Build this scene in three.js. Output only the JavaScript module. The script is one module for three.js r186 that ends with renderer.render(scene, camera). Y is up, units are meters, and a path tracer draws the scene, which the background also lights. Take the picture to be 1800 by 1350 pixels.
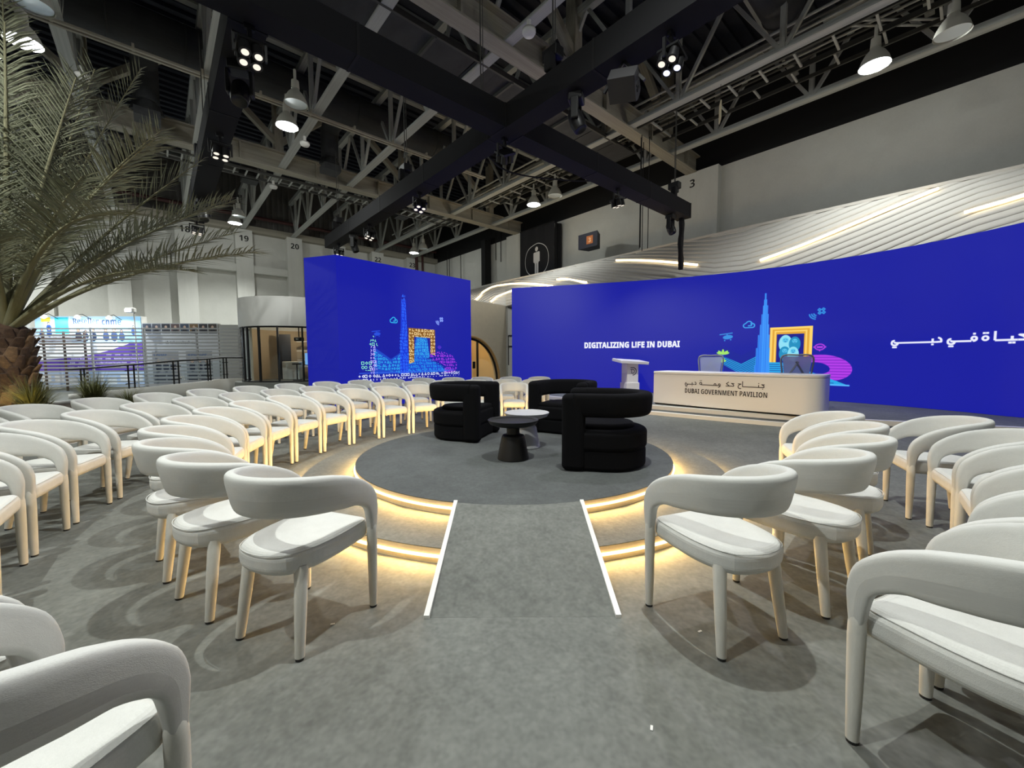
import * as THREE from 'three';
import { mergeGeometries } from 'three/addons/utils/BufferGeometryUtils.js';
import { RoundedBoxGeometry } from 'three/addons/geometries/RoundedBoxGeometry.js';
import { RectAreaLightUniformsLib } from 'three/addons/lights/RectAreaLightUniformsLib.js';

// ---------------------------------------------------------------- camera, exposure, main lights
RectAreaLightUniformsLib.init();
const scene = new THREE.Scene();
scene.background = new THREE.Color(0x000000);
const EYE = 1.4, PITCH = Math.atan((675 - 627) / 705);
const camera = new THREE.PerspectiveCamera(2 * Math.atan(675 / 705) * 180 / Math.PI, 4 / 3, 0.05, 200);
camera.rotation.order = 'YXZ';
camera.position.set(0, EYE, 0);
camera.rotation.set(-PITCH, 0, -0.005);
const renderer = new THREE.WebGLRenderer({ antialias: true });
renderer.toneMapping = THREE.LinearToneMapping;
renderer.toneMappingExposure = 1.0;
renderer.shadowMap.enabled = true;

// light levels (the fixtures themselves are built further down and use these)
const LV = {
  rigMain: 22, rigBack: 12, palmWash: 80,    // candela of the black four-lens rig spots
  bay: 46, bayKey: 112, bayFill: 9,                                 // candela of one high-bay hall lamp
  stageLed: 150, canopyLed: 14,              // brightness of the LED line lights
  screen: 0.30,                             // blue video walls
  booth: 2.4, grass: 1.5,
};
const RIG_COLOR = 0xf4f7f5, BAY_COLOR = 0xf4f8f3, LED_COLOR = 0xffca72;

// ---------------------------------------------------------------- helpers
const V3 = (x, y, z) => new THREE.Vector3(x, y, z);
const HA = 41.3 * Math.PI / 180;                                  // the hall is turned against the stage axis
const hx = (u, v) => u * Math.cos(HA) - v * Math.sin(HA), hz = (u, v) => -u * Math.sin(HA) - v * Math.cos(HA);
const hallP = (u, y, v) => V3(hx(u, v), y, hz(u, v));
let seed = 12345;
const rnd = () => { seed = (seed * 1664525 + 1013904223) >>> 0; return seed / 4294967296; };
const rr = (a, b) => a + (b - a) * rnd();
const used = {};
function numbered(n) { const k = used[n] = (used[n] ?? -1) + 1; return k ? n + '_' + String(k).padStart(3, '0') : n; }
function clean(g) {
  if (g.index) g = g.toNonIndexed();
  for (const k of Object.keys(g.attributes)) if (!['position', 'normal', 'uv'].includes(k)) g.deleteAttribute(k);
  if (!g.attributes.uv) g.setAttribute('uv', new THREE.BufferAttribute(new Float32Array(g.attributes.position.count * 2), 2));
  return g;
}
const merge = (list) => list.length === 1 ? list[0] : mergeGeometries(list.map(clean));
function mesh(name, geo, mat, parent) {
  const m = new THREE.Mesh(Array.isArray(geo) ? merge(geo) : geo, mat);
  m.name = parent ? name : numbered(name); m.castShadow = m.receiveShadow = true;
  (parent || scene).add(m); return m;
}
function tag(o, label, category, group, kind) {
  if (label) o.userData.label = label; if (category) o.userData.category = category;
  if (group) o.userData.group = group; if (kind) o.userData.kind = kind; return o;
}
const struct = (name, geo, mat, label, category) => tag(mesh(name, geo, mat), label, category, null, 'structure');
function thing(name, label, category, pos = [0, 0, 0], turn = 0, group) {
  const g = new THREE.Group(); g.name = numbered(name); g.position.set(...pos); g.rotation.y = turn; scene.add(g);
  return tag(g, label, category, group);
}
function copyOf(o, pos, turn, label, group) {
  const c = o.clone(); c.name = numbered(o.name.replace(/_\d{3}$/, '')); c.position.set(...pos); c.rotation.y = turn; scene.add(c);
  c.userData = { ...o.userData }; return tag(c, label, null, group);
}
const box = (w, h, d, x = 0, y = 0, z = 0, ry = 0) => { const g = new THREE.BoxGeometry(w, h, d); if (ry) g.rotateY(ry); return g.translate(x, y, z); };
const rbox = (w, h, d, r, x = 0, y = 0, z = 0, s = 3) => new RoundedBoxGeometry(w, h, d, s, r).translate(x, y, z);
const cyl = (r1, r2, h, x = 0, y = 0, z = 0, n = 20) => new THREE.CylinderGeometry(r1, r2, h, n).translate(x, y, z);
function bar(a, b, w, h = w, round) {                              // a straight member between two points
  const d = b.clone().sub(a), L = d.length();
  const g = round ? new THREE.CylinderGeometry(w / 2, w / 2, L, 10).rotateX(Math.PI / 2) : new THREE.BoxGeometry(w, h, L);
  const m = new THREE.Matrix4().lookAt(b, a, Math.abs(d.y) > 0.98 * L ? V3(1, 0, 0) : V3(0, 1, 0));
  return g.applyMatrix4(m).translate((a.x + b.x) / 2, (a.y + b.y) / 2, (a.z + b.z) / 2);
}
const tube = (pts, r, n = 24, k = 8, closed = false) => new THREE.TubeGeometry(new THREE.CatmullRomCurve3(pts, closed), n, r, k, closed);
const lathe = (pts, n = 32) => new THREE.LatheGeometry(pts.map(([r, y]) => new THREE.Vector2(r, y)), n);
function extrudeUp(shape, h, y0 = 0, bevel = 0, segs = 3, curve = 24) {   // plan shape in (x, -z), extruded upwards
  const g = new THREE.ExtrudeGeometry(shape, { depth: h - 2 * bevel, bevelEnabled: bevel > 0, bevelThickness: bevel, bevelSize: bevel, bevelOffset: -bevel, bevelSegments: segs, curveSegments: curve });
  return g.rotateX(-Math.PI / 2).translate(0, y0 + bevel, 0);
}
function grid(nu, nv, f, flip) {                                   // a parametric sheet
  const p = [], uv = [], ix = [];
  for (let j = 0; j <= nv; j++) for (let i = 0; i <= nu; i++) { const q = f(i / nu, j / nv); p.push(q.x, q.y, q.z); uv.push(i / nu, j / nv); }
  for (let j = 0; j < nv; j++) for (let i = 0; i < nu; i++) {
    const a = j * (nu + 1) + i, b = a + 1, c = a + nu + 1, d = c + 1;
    flip ? ix.push(a, c, b, b, c, d) : ix.push(a, b, c, b, d, c);
  }
  const g = new THREE.BufferGeometry(); g.setAttribute('position', new THREE.Float32BufferAttribute(p, 3));
  g.setAttribute('uv', new THREE.Float32BufferAttribute(uv, 2)); g.setIndex(ix); g.computeVertexNormals(); return g;
}
function loft(rings, capped = true) {                              // closed rings of equal length joined into a skin
  const n = rings[0].length, p = [], uv = [], ix = [];
  rings.forEach((r, j) => r.forEach((q, i) => { p.push(q.x, q.y, q.z); uv.push(i / n, j / rings.length); }));
  for (let j = 0; j < rings.length - 1; j++) for (let i = 0; i < n; i++) {
    const a = j * n + i, b = j * n + (i + 1) % n, c = a + n, d = b + n; ix.push(a, b, c, b, d, c);
  }
  if (capped) for (const [j, s] of [[0, 1], [rings.length - 1, 0]]) {
    const c = rings[j].reduce((m, q) => m.add(q), V3(0, 0, 0)).divideScalar(n); p.push(c.x, c.y, c.z); uv.push(0, 0); const k = p.length / 3 - 1;
    for (let i = 0; i < n; i++) { const a = j * n + i, b = j * n + (i + 1) % n; s ? ix.push(k, b, a) : ix.push(k, a, b); }
  }
  const g = new THREE.BufferGeometry(); g.setAttribute('position', new THREE.Float32BufferAttribute(p, 3));
  g.setAttribute('uv', new THREE.Float32BufferAttribute(uv, 2)); g.setIndex(ix); g.computeVertexNormals(); return g;
}

// ---------------------------------------------------------------- procedural textures and materials
function noiseField(n, cells, sd) {                                // tileable value noise, 0..1
  const out = new Float32Array(n * n); let s = sd;
  const r = () => { s = (s * 1664525 + 1013904223) >>> 0; return s / 4294967296; };
  let amp = 0;
  for (const [c, a] of cells) {
    const lat = Float32Array.from({ length: c * c }, r); amp += a;
    for (let y = 0; y < n; y++) for (let x = 0; x < n; x++) {
      const fx = x / n * c, fy = y / n * c, ix = fx | 0, iy = fy | 0; let tx = fx - ix, ty = fy - iy; tx = tx * tx * (3 - 2 * tx); ty = ty * ty * (3 - 2 * ty);
      const x1 = (ix + 1) % c, y1 = (iy + 1) % c;
      const v = (lat[iy * c + ix] * (1 - tx) + lat[iy * c + x1] * tx) * (1 - ty) + (lat[y1 * c + ix] * (1 - tx) + lat[y1 * c + x1] * tx) * ty;
      out[y * n + x] += v * a;
    }
  }
  for (let i = 0; i < out.length; i++) out[i] /= amp; return out;
}
function dataTex(n, f, srgb, rx = 1, ry = rx) {
  const d = new Uint8Array(n * n * 4);
  for (let i = 0; i < n * n; i++) { const c = f(i); d[i * 4] = c[0]; d[i * 4 + 1] = c[1]; d[i * 4 + 2] = c[2]; d[i * 4 + 3] = 255; }
  const t = new THREE.DataTexture(d, n, n); t.magFilter = THREE.LinearFilter; t.minFilter = THREE.LinearMipmapLinearFilter; t.generateMipmaps = true;
  t.wrapS = t.wrapT = THREE.RepeatWrapping; t.repeat.set(rx, ry); if (srgb) t.colorSpace = THREE.SRGBColorSpace; t.needsUpdate = true; return t;
}
const cl = (v) => Math.max(0, Math.min(255, v));
const nA = noiseField(512, [[6, 1], [14, .7], [40, .45], [120, .35]], 7), nB = noiseField(512, [[90, 1], [200, 1], [256, .8]], 21);
function mottled(c, amt, fine, srgb = true, rep = 1, dark = 0) {   // base colour with coarse and fine blotches of the material itself
  return dataTex(512, (i) => { const k = 1 + (nA[i] - .5) * amt + (nB[i] - .5) * fine; const scuff = nA[(i * 7 + 90211) % 262144] > .72 ? dark : 0; return c.map((q) => cl(q * (k - scuff))); }, srgb, rep);
}
const fineBump = dataTex(512, (i) => { const v = cl(nB[i] * 255); return [v, v, v]; }, false, 1);
const clayBump = dataTex(512, (i) => { const v = cl((nA[i] * .6 + nB[i] * .4) * 255); return [v, v, v]; }, false, 1);
const rep = (t, x, y = x) => { const c = t.clone(); c.repeat.set(x, y); c.needsUpdate = true; return c; };
const std = (o) => new THREE.MeshStandardMaterial(o);
const MAT = {
  floor: std({ map: mottled([106, 108, 103], .26, .3, true, 1, .04), roughness: .78, bumpMap: clayBump, bumpScale: .0006 }),
  deck: std({ map: mottled([80, 83, 82], .34, .22, true, 1), roughness: .82, bumpMap: clayBump, bumpScale: .0006 }),
  chairFabric: std({ map: rep(mottled([206, 206, 201], .05, .05), 3), roughness: .92, bumpMap: rep(fineBump, 6), bumpScale: .0006 }),
  chairLeg: std({ map: rep(mottled([208, 206, 197], .06, .05), 2), roughness: .85, bumpMap: rep(fineBump, 4), bumpScale: .0004 }),
  glide: std({ color: 0x1a1a1a, roughness: .6 }),
  blackFabric: new THREE.MeshPhysicalMaterial({ map: rep(mottled([13, 13, 15], .25, .35), 4), roughness: .95, specularIntensity: .25, bumpMap: rep(fineBump, 8), bumpScale: .001 }),
  blackMetal: std({ color: 0x1b1b1c, roughness: .45, metalness: .2 }),
  blackMatt: std({ color: 0x101012, roughness: .85 }),
  drape: std({ map: rep(mottled([14, 14, 18], .2, .3), 2), roughness: .95 }),
  whiteWall: std({ map: mottled([206, 206, 200], .05, .03), roughness: .9 }),
  whitePaint: std({ color: 0xdeddd8, roughness: .5 }),
  whiteGloss: std({ color: 0xe6e4df, roughness: .35 }),
  beigeRiser: std({ map: mottled([214, 200, 172], .08, .05), roughness: .7 }),
  beigeWall: std({ map: mottled([190, 180, 160], .06, .05), roughness: .85 }),
  canopy: std({ map: mottled([198, 195, 190], .05, .08), roughness: .8 }),
  steel: std({ map: mottled([168, 170, 166], .25, .12), roughness: .6 }),
  steelBeige: std({ map: mottled([152, 147, 133], .3, .14), roughness: .65 }),
  deckRoof: std({ map: mottled([40, 43, 54], .3, .2), roughness: .85 }),
  duct: std({ map: mottled([50, 51, 53], .35, .18), roughness: .75 }),
  tray: std({ color: 0x4a4a46, roughness: .6, metalness: .3 }),
  redPipe: std({ color: 0x42201f, roughness: .6 }),
  cladding: std({ map: mottled([96, 94, 90], .2, .1), roughness: .8 }),
  darkWall: std({ color: 0x0b0c0e, roughness: .9 }),
  lampShade: std({ color: 0xb9b8ae, roughness: .5, side: THREE.DoubleSide }),
  reflector: std({ color: 0xcfd8dc, roughness: .35, metalness: .4, side: THREE.DoubleSide }),
  glass: new THREE.MeshPhysicalMaterial({ color: 0xf2fbff, transmission: 1, thickness: 0, roughness: .02, ior: 1.45 }),
  bark: std({ map: mottled([74, 56, 42], .7, .5), roughness: .95, bumpMap: clayBump, bumpScale: .008 }),
  barkPale: std({ map: mottled([104, 82, 60], .6, .4), roughness: .95 }),
  petiole: std({ map: mottled([122, 120, 92], .3, .2), roughness: .8 }),
  leaf: std({ map: mottled([116, 119, 96], .35, .25), roughness: .75, side: THREE.DoubleSide }),
  grassBlade: std({ map: mottled([116, 118, 70], .4, .3), roughness: .8, side: THREE.DoubleSide }),
  soil: std({ map: mottled([60, 48, 38], .6, .6), roughness: 1 }),
};
const glow = (c, k) => std({ color: 0x000000, emissive: c, emissiveIntensity: k, roughness: 1 });
const ledMat = glow(0xffd894, 5), canopyLedMat = glow(0xffe3b0, 4.5), bayGlow = glow(0xf2f7ff, 3.2), rigGlow = glow(0xfff3e2, 1.1), rigGlowCool = glow(0xdfe4ff, 1.4);
function canvasTex(w, h, draw) {
  const c = document.createElement('canvas'); c.width = w; c.height = h; const x = c.getContext('2d'); draw(x, w, h);
  const t = new THREE.CanvasTexture(c); t.colorSpace = THREE.SRGBColorSpace; t.magFilter = THREE.LinearFilter; return t;
}
function rectLight(color, intensity, w, h, at, towards) {
  const l = new THREE.RectAreaLight(color, intensity, w, h); l.position.copy(at); l.lookAt(towards); scene.add(l); return l;
}
function spot(color, cd, at, towards, deg, pen = .6, radius = 2) {
  const l = new THREE.SpotLight(color, cd, 0, deg * Math.PI / 180, pen, 2); l.position.copy(at); l.target.position.copy(towards); scene.add(l, l.target);
  l.castShadow = true; l.shadow.mapSize.set(1024, 1024); l.shadow.radius = radius; l.shadow.bias = -.0004; return l;
}
// ---------------------------------------------------------------- the hall: floor, walls, roof (built in hall axes, turned once)
const turned = (o) => { o.rotation.y = HA; return o; };
const H = (name, geo, mat, label, category) => turned(struct(name, geo, mat, label, category));
const UR = 16.9, VF = 28.5, UL = -24, VN = -24, WT = 8.8, RT = 12.2;         // right wall, far wall, left, near, wall top, roof
const planeUV = (w, d, s) => { const g = new THREE.PlaneGeometry(w, d); const uv = g.attributes.uv; for (let i = 0; i < uv.count; i++) uv.setXY(i, uv.getX(i) * w / s, uv.getY(i) * d / s); return g; };
function slabUV(w, h, d, s) { const g = new THREE.BoxGeometry(w, h, d); const p = g.attributes.position, n = g.attributes.normal, uv = g.attributes.uv; for (let i = 0; i < p.count; i++) { const ax = Math.abs(n.getX(i)), ay = Math.abs(n.getY(i)); uv.setXY(i, (ax > .5 ? p.getZ(i) : p.getX(i)) / s, (ay > .5 ? p.getZ(i) : p.getY(i)) / s); } return g; }
H('floor', slabUV(UR - UL + .6, .2, VF - VN + .6, 3.2).translate((UR + UL) / 2, -.1, -(VF + VN) / 2), MAT.floor, 'grey mottled concrete floor of the exhibition hall', 'floor');
H('wall_right', slabUV(.3, WT, VF - VN, 3).translate(UR + .15, WT / 2, -(VF + VN) / 2), MAT.whiteWall, 'off-white hall wall behind the curved blue screen', 'wall');
H('wall_far', slabUV(UR - UL, WT, .3, 3).translate((UR + UL) / 2, WT / 2, -VF - .15), MAT.whiteWall, 'off-white hall wall with numbered columns', 'wall');
H('wall_left', slabUV(.3, RT, VF - VN, 3).translate(UL - .15, RT / 2, -(VF + VN) / 2), MAT.whiteWall, 'off-white hall wall out of sight at the left', 'wall');
H('wall_near', slabUV(UR - UL, RT, .3, 3).translate((UR + UL) / 2, RT / 2, -VN + .15), MAT.whiteWall, 'off-white hall wall behind the viewer', 'wall');
H('trim_1', box(.35, RT - WT, VF - VN, UR + .17, (WT + RT) / 2, -(VF + VN) / 2), MAT.darkWall, 'black band above the right hall wall', 'wall band');
{ // ribbed cladding above the far wall
  const g = [box(UR - UL, RT - WT, .2, (UR + UL) / 2, (WT + RT) / 2, -VF - .25)];
  for (let u = -6; u < UR; u += .3) g.push(box(.12, RT - WT, .08, u, (WT + RT) / 2, -VF - .12));
  H('trim_2', g, MAT.cladding, 'ribbed grey metal cladding above the far wall', 'wall band');
}
H('trim_3', box(UR - UL, .35, .5, (UR + UL) / 2, WT + .12, -VF + .2), MAT.steelBeige, 'dusty ledge beam along the top of the far wall', 'beam');
{ // roof deck with ribs running across
  const g = [box(UR - UL + .6, .2, VF - VN + .6, (UR + UL) / 2, RT + .1, -(VF + VN) / 2)];
  H('ceiling', g, MAT.deckRoof, 'dark corrugated metal roof deck of the hall', 'ceiling');
  const ribs = []; for (let v = -3; v < VF; v += .42) ribs.push(box(UR + 12, .13, .17, (UR - 12) / 2, RT - .06, -v));
  const r = new THREE.Mesh(merge(ribs), MAT.deckRoof); r.name = 'roof_ribs'; r.userData.kind = 'stuff'; r.castShadow = r.receiveShadow = true; scene.getObjectByName('ceiling').add(r);
}
// columns on the far wall, with painted numbers
function numberTex(s) { return canvasTex(128, 128, (x) => { x.clearRect(0, 0, 128, 128); x.fillStyle = '#1d1d1d'; x.font = 'bold 92px sans-serif'; x.textAlign = 'center'; x.textBaseline = 'middle'; x.fillText(s, 64, 66); }); }
const decalMat = (t) => std({ map: t, transparent: true, roughness: .8, polygonOffset: true, polygonOffsetFactor: -2 });
const COL = 2.655;
for (let k = 16; k <= 23; k++) {
  const u = 1.37 + (k - 18) * COL;
  const c = H('trim_' + (k - 12), box(.85, WT, .55, u, WT / 2, -VF + .27), MAT.whiteWall, `white wall column numbered ${k} on the far hall wall`, 'column');
  if (k > 17) { const d = mesh('painted_number', new THREE.PlaneGeometry(.62, .62).translate(u, WT - .5, -VF + .552), decalMat(numberTex(String(k))), c); d.castShadow = false; }
}
for (const [u0, u1, y, i] of [[1.8, 3.6, 6.6, 30], [4.45, 6.25, 6.6, 31], [-.85, .95, 6.6, 32]])
  H('trim_' + i, box(u1 - u0, .42, .45, (u0 + u1) / 2, y, -VF + .22), MAT.whiteWall, ['white cross beam between columns 18 and 19', 'white cross beam between columns 19 and 20', 'white cross beam left of column 18'][i - 30], 'beam');
{ // the numbered pier on the right wall, and further ones
  const c = H('trim_40', box(.3, WT, 1.9, UR - .15, WT / 2, -7.7), MAT.whiteWall, 'white pier numbered 3 on the right hall wall', 'column');
  const d = mesh('painted_number', new THREE.PlaneGeometry(.6, .6).rotateY(-Math.PI / 2).translate(UR - .305, WT - .42, -7.75), decalMat(numberTex('3')), c); d.castShadow = false;
  H('trim_41', box(.3, WT, 1.9, UR - .15, WT / 2, -18.4), MAT.whiteWall, 'white pier behind the black banner on the right wall', 'column');
}
// ---------------------------------------------------------------- steel under the roof, in hall axes
const hp = (u, y, v) => V3(u, y, -v);
function hallThing(name, label, category, group) { const t = thing(name, label, category, [0, 0, 0], HA, group); return t; }
const ordW = ['first', 'second', 'third', 'fourth', 'fifth', 'sixth', 'seventh', 'eighth', 'ninth', 'tenth', 'eleventh', 'twelfth', 'thirteenth', 'fourteenth', 'fifteenth', 'sixteenth', 'seventeenth', 'eighteenth', 'nineteenth', 'twentieth'];
{ // lattice trusses running away from the viewer
  const us = [-4, -1.35, 1.37, 4.0, 6.62, 9.28, 11.92, 14.65], y0 = WT + .06, y1 = 10.95, NV = 2.65;
  us.forEach((u, i) => {
    const t = hallThing('roof_truss', `${ordW[i]} pale steel lattice roof truss counted from the left`, 'roof truss', 'lattice roof trusses');
    const va = -4, vb = VF - .1;
    mesh('lower_chord', [bar(hp(u, y0, va), hp(u, y0, vb), .26, .05), bar(hp(u, y0 + .09, va), hp(u, y0 + .09, vb), .05, .16)], MAT.steel, t);
    mesh('upper_chord', bar(hp(u, y1, va), hp(u, y1, vb), .2, .2), MAT.steel, t);
    for (let v = -1.9, k = 0; v < vb - .5; v += NV, k++) {
      mesh('post', bar(hp(u, y0, v), hp(u, y1, v), .12), MAT.steel, t);
      mesh('diagonal', bar(hp(u, y0, v), hp(u + .02, y1, v + NV * .5), .09), MAT.steel, t);
      mesh('diagonal', bar(hp(u, y0, v), hp(u + .02, y1, v - NV * .5), .09), MAT.steel, t);
    }
  });
}
// deep beams across
for (const [v, lab] of [[7.8, 'deep beige steel beam crossing the hall nearest the viewer'], [18.4, 'deep beige steel beam crossing the hall farther back']]) {
  const t = hallThing('cross_beam', lab, 'beam');
  mesh('web', box(UR + 8, .62, .08, (UR - 8) / 2, WT + .33, -v), MAT.steelBeige, t);
  mesh('bottom_flange', box(UR + 8, .05, .42, (UR - 8) / 2, WT, -v), MAT.steelBeige, t);
  mesh('top_flange', box(UR + 8, .05, .42, (UR - 8) / 2, WT + .66, -v), MAT.steelBeige, t);
  for (let u = -5.3; u < UR; u += 2.65) mesh('stiffener', box(.05, .6, .36, u, WT + .33, -v), MAT.steelBeige, t);
  const post = []; for (let u = -1.35; u < UR; u += 5.3) { mesh('post', bar(hp(u, WT + .66, v), hp(u, RT, v), .34, .3), MAT.steelBeige, t); mesh('brace', bar(hp(u, WT + 1, v), hp(u + 2.4, RT - .3, v), .24, .2), MAT.steelBeige, t); mesh('brace', bar(hp(u, WT + 1, v), hp(u - 2.4, RT - .3, v), .24, .2), MAT.steelBeige, t); }
}
// purlins seen between the trusses
{
  let k = 0;
  for (const v of [1.2, 4.4, 11, 14.4, 22, 25.4]) {
    const t = hallThing('purlin', `${ordW[k++]} pale purlin under the roof deck counted from the viewer`, 'purlin', 'purlins under the roof');
    mesh('flange', box(UR + 6, .06, .2, (UR - 6) / 2, 11.0, -v), MAT.steel, t); mesh('web', box(UR + 6, .2, .06, (UR - 6) / 2, 11.12, -v), MAT.steel, t);
  }
}
{ // strut rail across (double line)
  const t = hallThing('strut_rail', 'pale double strut rail crossing below the roof trusses', 'rail');
  for (const s of [-.07, .07]) mesh('channel', box(16, .05, .07, 2.4, WT - .08, -13.5 - s), MAT.steelBeige, t);
  for (let u = -4; u < 10; u += 1.3) mesh('clip', box(.05, .12, .24, u, WT - .03, -13.5), MAT.steelBeige, t);
}
// round air ducts with drops
const ductRing = (u, y, v, r) => new THREE.TorusGeometry(r, .025, 8, 28).rotateY(Math.PI / 2).translate(u, y, -v);
function airDuct(label, v, y, r, u0, u1, drops) {
  const t = hallThing('air_duct', label, 'duct', 'dark air ducts under the roof');
  mesh('duct_run', new THREE.CylinderGeometry(r, r, u1 - u0, 28).rotateZ(Math.PI / 2).translate((u0 + u1) / 2, y, -v), MAT.duct, t);
  for (let u = u0 + 1; u < u1; u += 1.6) mesh('seam_ring', ductRing(u, y, v, r), MAT.duct, t);
  for (const [u, yb, vd = v] of drops) {
    if (vd !== v) mesh('elbow', tube([hp(u, y, v), hp(u, y + .02, (v + vd) / 2), hp(u, y - .05, vd - .15), hp(u, y - .45, vd), hp(u, y - .6, vd)], .32, 24, 20), MAT.duct, t);
    mesh('drop', cyl(.32, .32, y - yb - .5, u, (y + yb + .5) / 2, -vd, 22), MAT.duct, t);
    mesh('diffuser', [cyl(.32, .42, .3, u, yb + .36, -vd, 4), box(.62, .24, .62, u, yb + .1, -vd)], MAT.duct, t);
  }
}
airDuct('dark round air duct with drops over the chairs', 15.2, 10.3, .5, -8, 10.5, [[.1, 8.7, 17], [5.45, 8.7, 17]]);
airDuct('dark round air duct behind the far cross beam', 21.4, 10.3, .42, -4, 15, [[3.4, 9.2], [10.6, 9.2]]);
airDuct('dark round air duct nearest the viewer overhead', 3.6, 10.4, .5, 2, 14.5, [[9.6, 9.3]]);
{ // red sprinkler main
  const t = hallThing('sprinkler_pipe', 'dull red sprinkler pipe along the far wall', 'pipe');
  mesh('pipe_run', bar(hp(-4, 9.55, VF - .7), hp(UR - .3, 9.55, VF - .7), .2, .2, true), MAT.redPipe, t);
  mesh('riser', bar(hp(14.95, 4, VF - .65), hp(14.95, 9.55, VF - .65), .22, .22, true), MAT.redPipe, t);
  mesh('riser', bar(hp(15.45, 4, VF - .65), hp(15.45, 9.55, VF - .65), .16, .16, true), MAT.redPipe, t);
  for (let u = -3; u < UR; u += 2.65) mesh('hanger', bar(hp(u, 9.55, VF - .7), hp(u, 10.9, VF - .7), .04), MAT.tray, t);
}
// ladder trays
function ladder(label, a, b, across, rungs, y) {          // a, b in hall u, v; across is the offset vector (u, v)
  const t = hallThing('cable_tray', label, 'cable tray');
  for (const s of [0, 1]) mesh('side_rail', bar(hp(a[0] + across[0] * s, y, a[1] + across[1] * s), hp(b[0] + across[0] * s, y, b[1] + across[1] * s), .05, .1), MAT.tray, t);
  for (let k = 0; k <= rungs; k++) { const f = k / rungs, u = a[0] + (b[0] - a[0]) * f, v = a[1] + (b[1] - a[1]) * f; mesh('rung', bar(hp(u, y, v), hp(u + across[0], y, v + across[1]), .05), MAT.steel, t); }
  return t;
}
ladder('ladder cable tray beyond the far cross beam', [-3, 19.1], [13, 19.1], [0, .75], 40, WT + .02);
ladder('ladder cable tray over the curved screen', [12.5, -3], [12.5, 16], [.8, 0], 24, WT + .3);
ladder('ladder cable tray next to the right wall', [13.5, -3], [13.5, 16], [.7, 0], 20, WT + .45);
{ // maintenance walkway beside the near cross beam
  const t = hallThing('catwalk', 'dark steel catwalk beside the near cross beam', 'catwalk');
  for (let u = -2; u < 12.4; u += 1.2) mesh('deck_panel', box(1.17, .06, 1.7, u + .6, WT + .12, -9.4), MAT.duct, t);
  for (const v of [8.55, 10.25]) mesh('edge_rail', box(14.5, .14, .06, 5.2, WT + .1, -v), MAT.tray, t);
  for (let u = -2; u < 12.4; u += 2.4) mesh('bracket', bar(hp(u, WT + .05, 8.55), hp(u, WT + .05, 10.25), .06, .1), MAT.tray, t);
}
for (let k = 0; k < 6; k++) { const u = 12.2 + k * .4; tag(turned(mesh('conduit_run', bar(hp(u, WT + .8 + (k % 3) * .12, -3), hp(u, WT + .8 + (k % 3) * .12, 26), .07, .07, true), k % 2 ? MAT.tray : MAT.steel)), `${ordW[k]} long conduit over the curved screen counted from the rig`, 'conduit', 'conduits over the curved screen'); }
{ // pair of thin pipes above the far right lamps
  const t = hallThing('conduit', 'pale conduit pair running up beside the right hall lamp', 'pipe');
  for (const s of [0, .22]) mesh('pipe', bar(hp(12.9, WT + .6, 2.2 + s), hp(14.7, WT + .6, .6 + s), .06, .06, true), MAT.steel, t);
}

// ---------------------------------------------------------------- high-bay lamps
function bayLamp(u, v, y, lit, label, tilt = 0, cd = LV.bay) {
  const t = thing('high_bay_lamp', label, 'lamp', [hx(u, v), y, hz(u, v)], HA, 'high-bay hall lamps');
  mesh('shade', lathe([[.29, 0], [.285, .02], [.25, .14], [.18, .27], [.1, .36], [.09, .4]], 28), MAT.lampShade, t);
  mesh('ballast', [cyl(.09, .1, .2, 0, .5, 0, 16), cyl(.035, .035, .3, 0, .73, 0, 8)], MAT.lampShade, t);
  mesh('lens', new THREE.CircleGeometry(.27, 28).rotateX(Math.PI / 2).translate(0, .03, 0), lit ? bayGlow : MAT.reflector, t).castShadow = false;
  mesh('stem', cyl(.015, .015, WT + .1 - y > .9 ? WT - y - .75 : .2, 0, (WT + .1 - y > .9 ? (WT - y - .75) / 2 : .1) + .85, 0, 8), MAT.steel, t);
  if (lit && cd) {                                                          // strong downlight plus the weaker sideways light of the open shade
    const p = hallP(u, y - .05, v); spot(BAY_COLOR, cd, p, p.clone().add(V3(0, -5, 0)), 66, .55, 2.2);
    const L = new THREE.PointLight(BAY_COLOR, LV.bayFill, 0, 2); L.position.copy(hallP(u, y - .08, v)); L.castShadow = true; L.shadow.radius = 4; scene.add(L);
  }
}
bayLamp(-1.8, 13.35, 8, true, 'lit high-bay lamp shining through the palm fronds');
bayLamp(-1.45, 11.9, 8, false, 'unlit high-bay lamp at the top left corner');
bayLamp(3.08, 13.2, 8, true, 'lit high-bay lamp left of the black rig');
bayLamp(3.02, 11.95, 8, false, 'unlit high-bay lamp left of the black rig');
bayLamp(3.13, 24.1, 8, true, 'lit high-bay lamp beside column number 19', 0, 165);
bayLamp(3.13, 22.9, 8, false, 'unlit high-bay lamp beside column number 19');
bayLamp(12.5, 23.6, 8, true, 'small lit high-bay lamp above column number 23');
bayLamp(12.5, 22.4, 8, false, 'small unlit high-bay lamp above column number 23');
bayLamp(12.6, 12.85, 8, true, 'lit high-bay lamp above the restroom banner', 0, 26);
bayLamp(12.6, 11.6, 8, false, 'unlit high-bay lamp above the restroom banner');
bayLamp(12.64, 1.75, 8, true, 'lit high-bay lamp above the right white wall', 0, 50);
bayLamp(12.64, .55, 8, false, 'unlit high-bay lamp above the right white wall');
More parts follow.
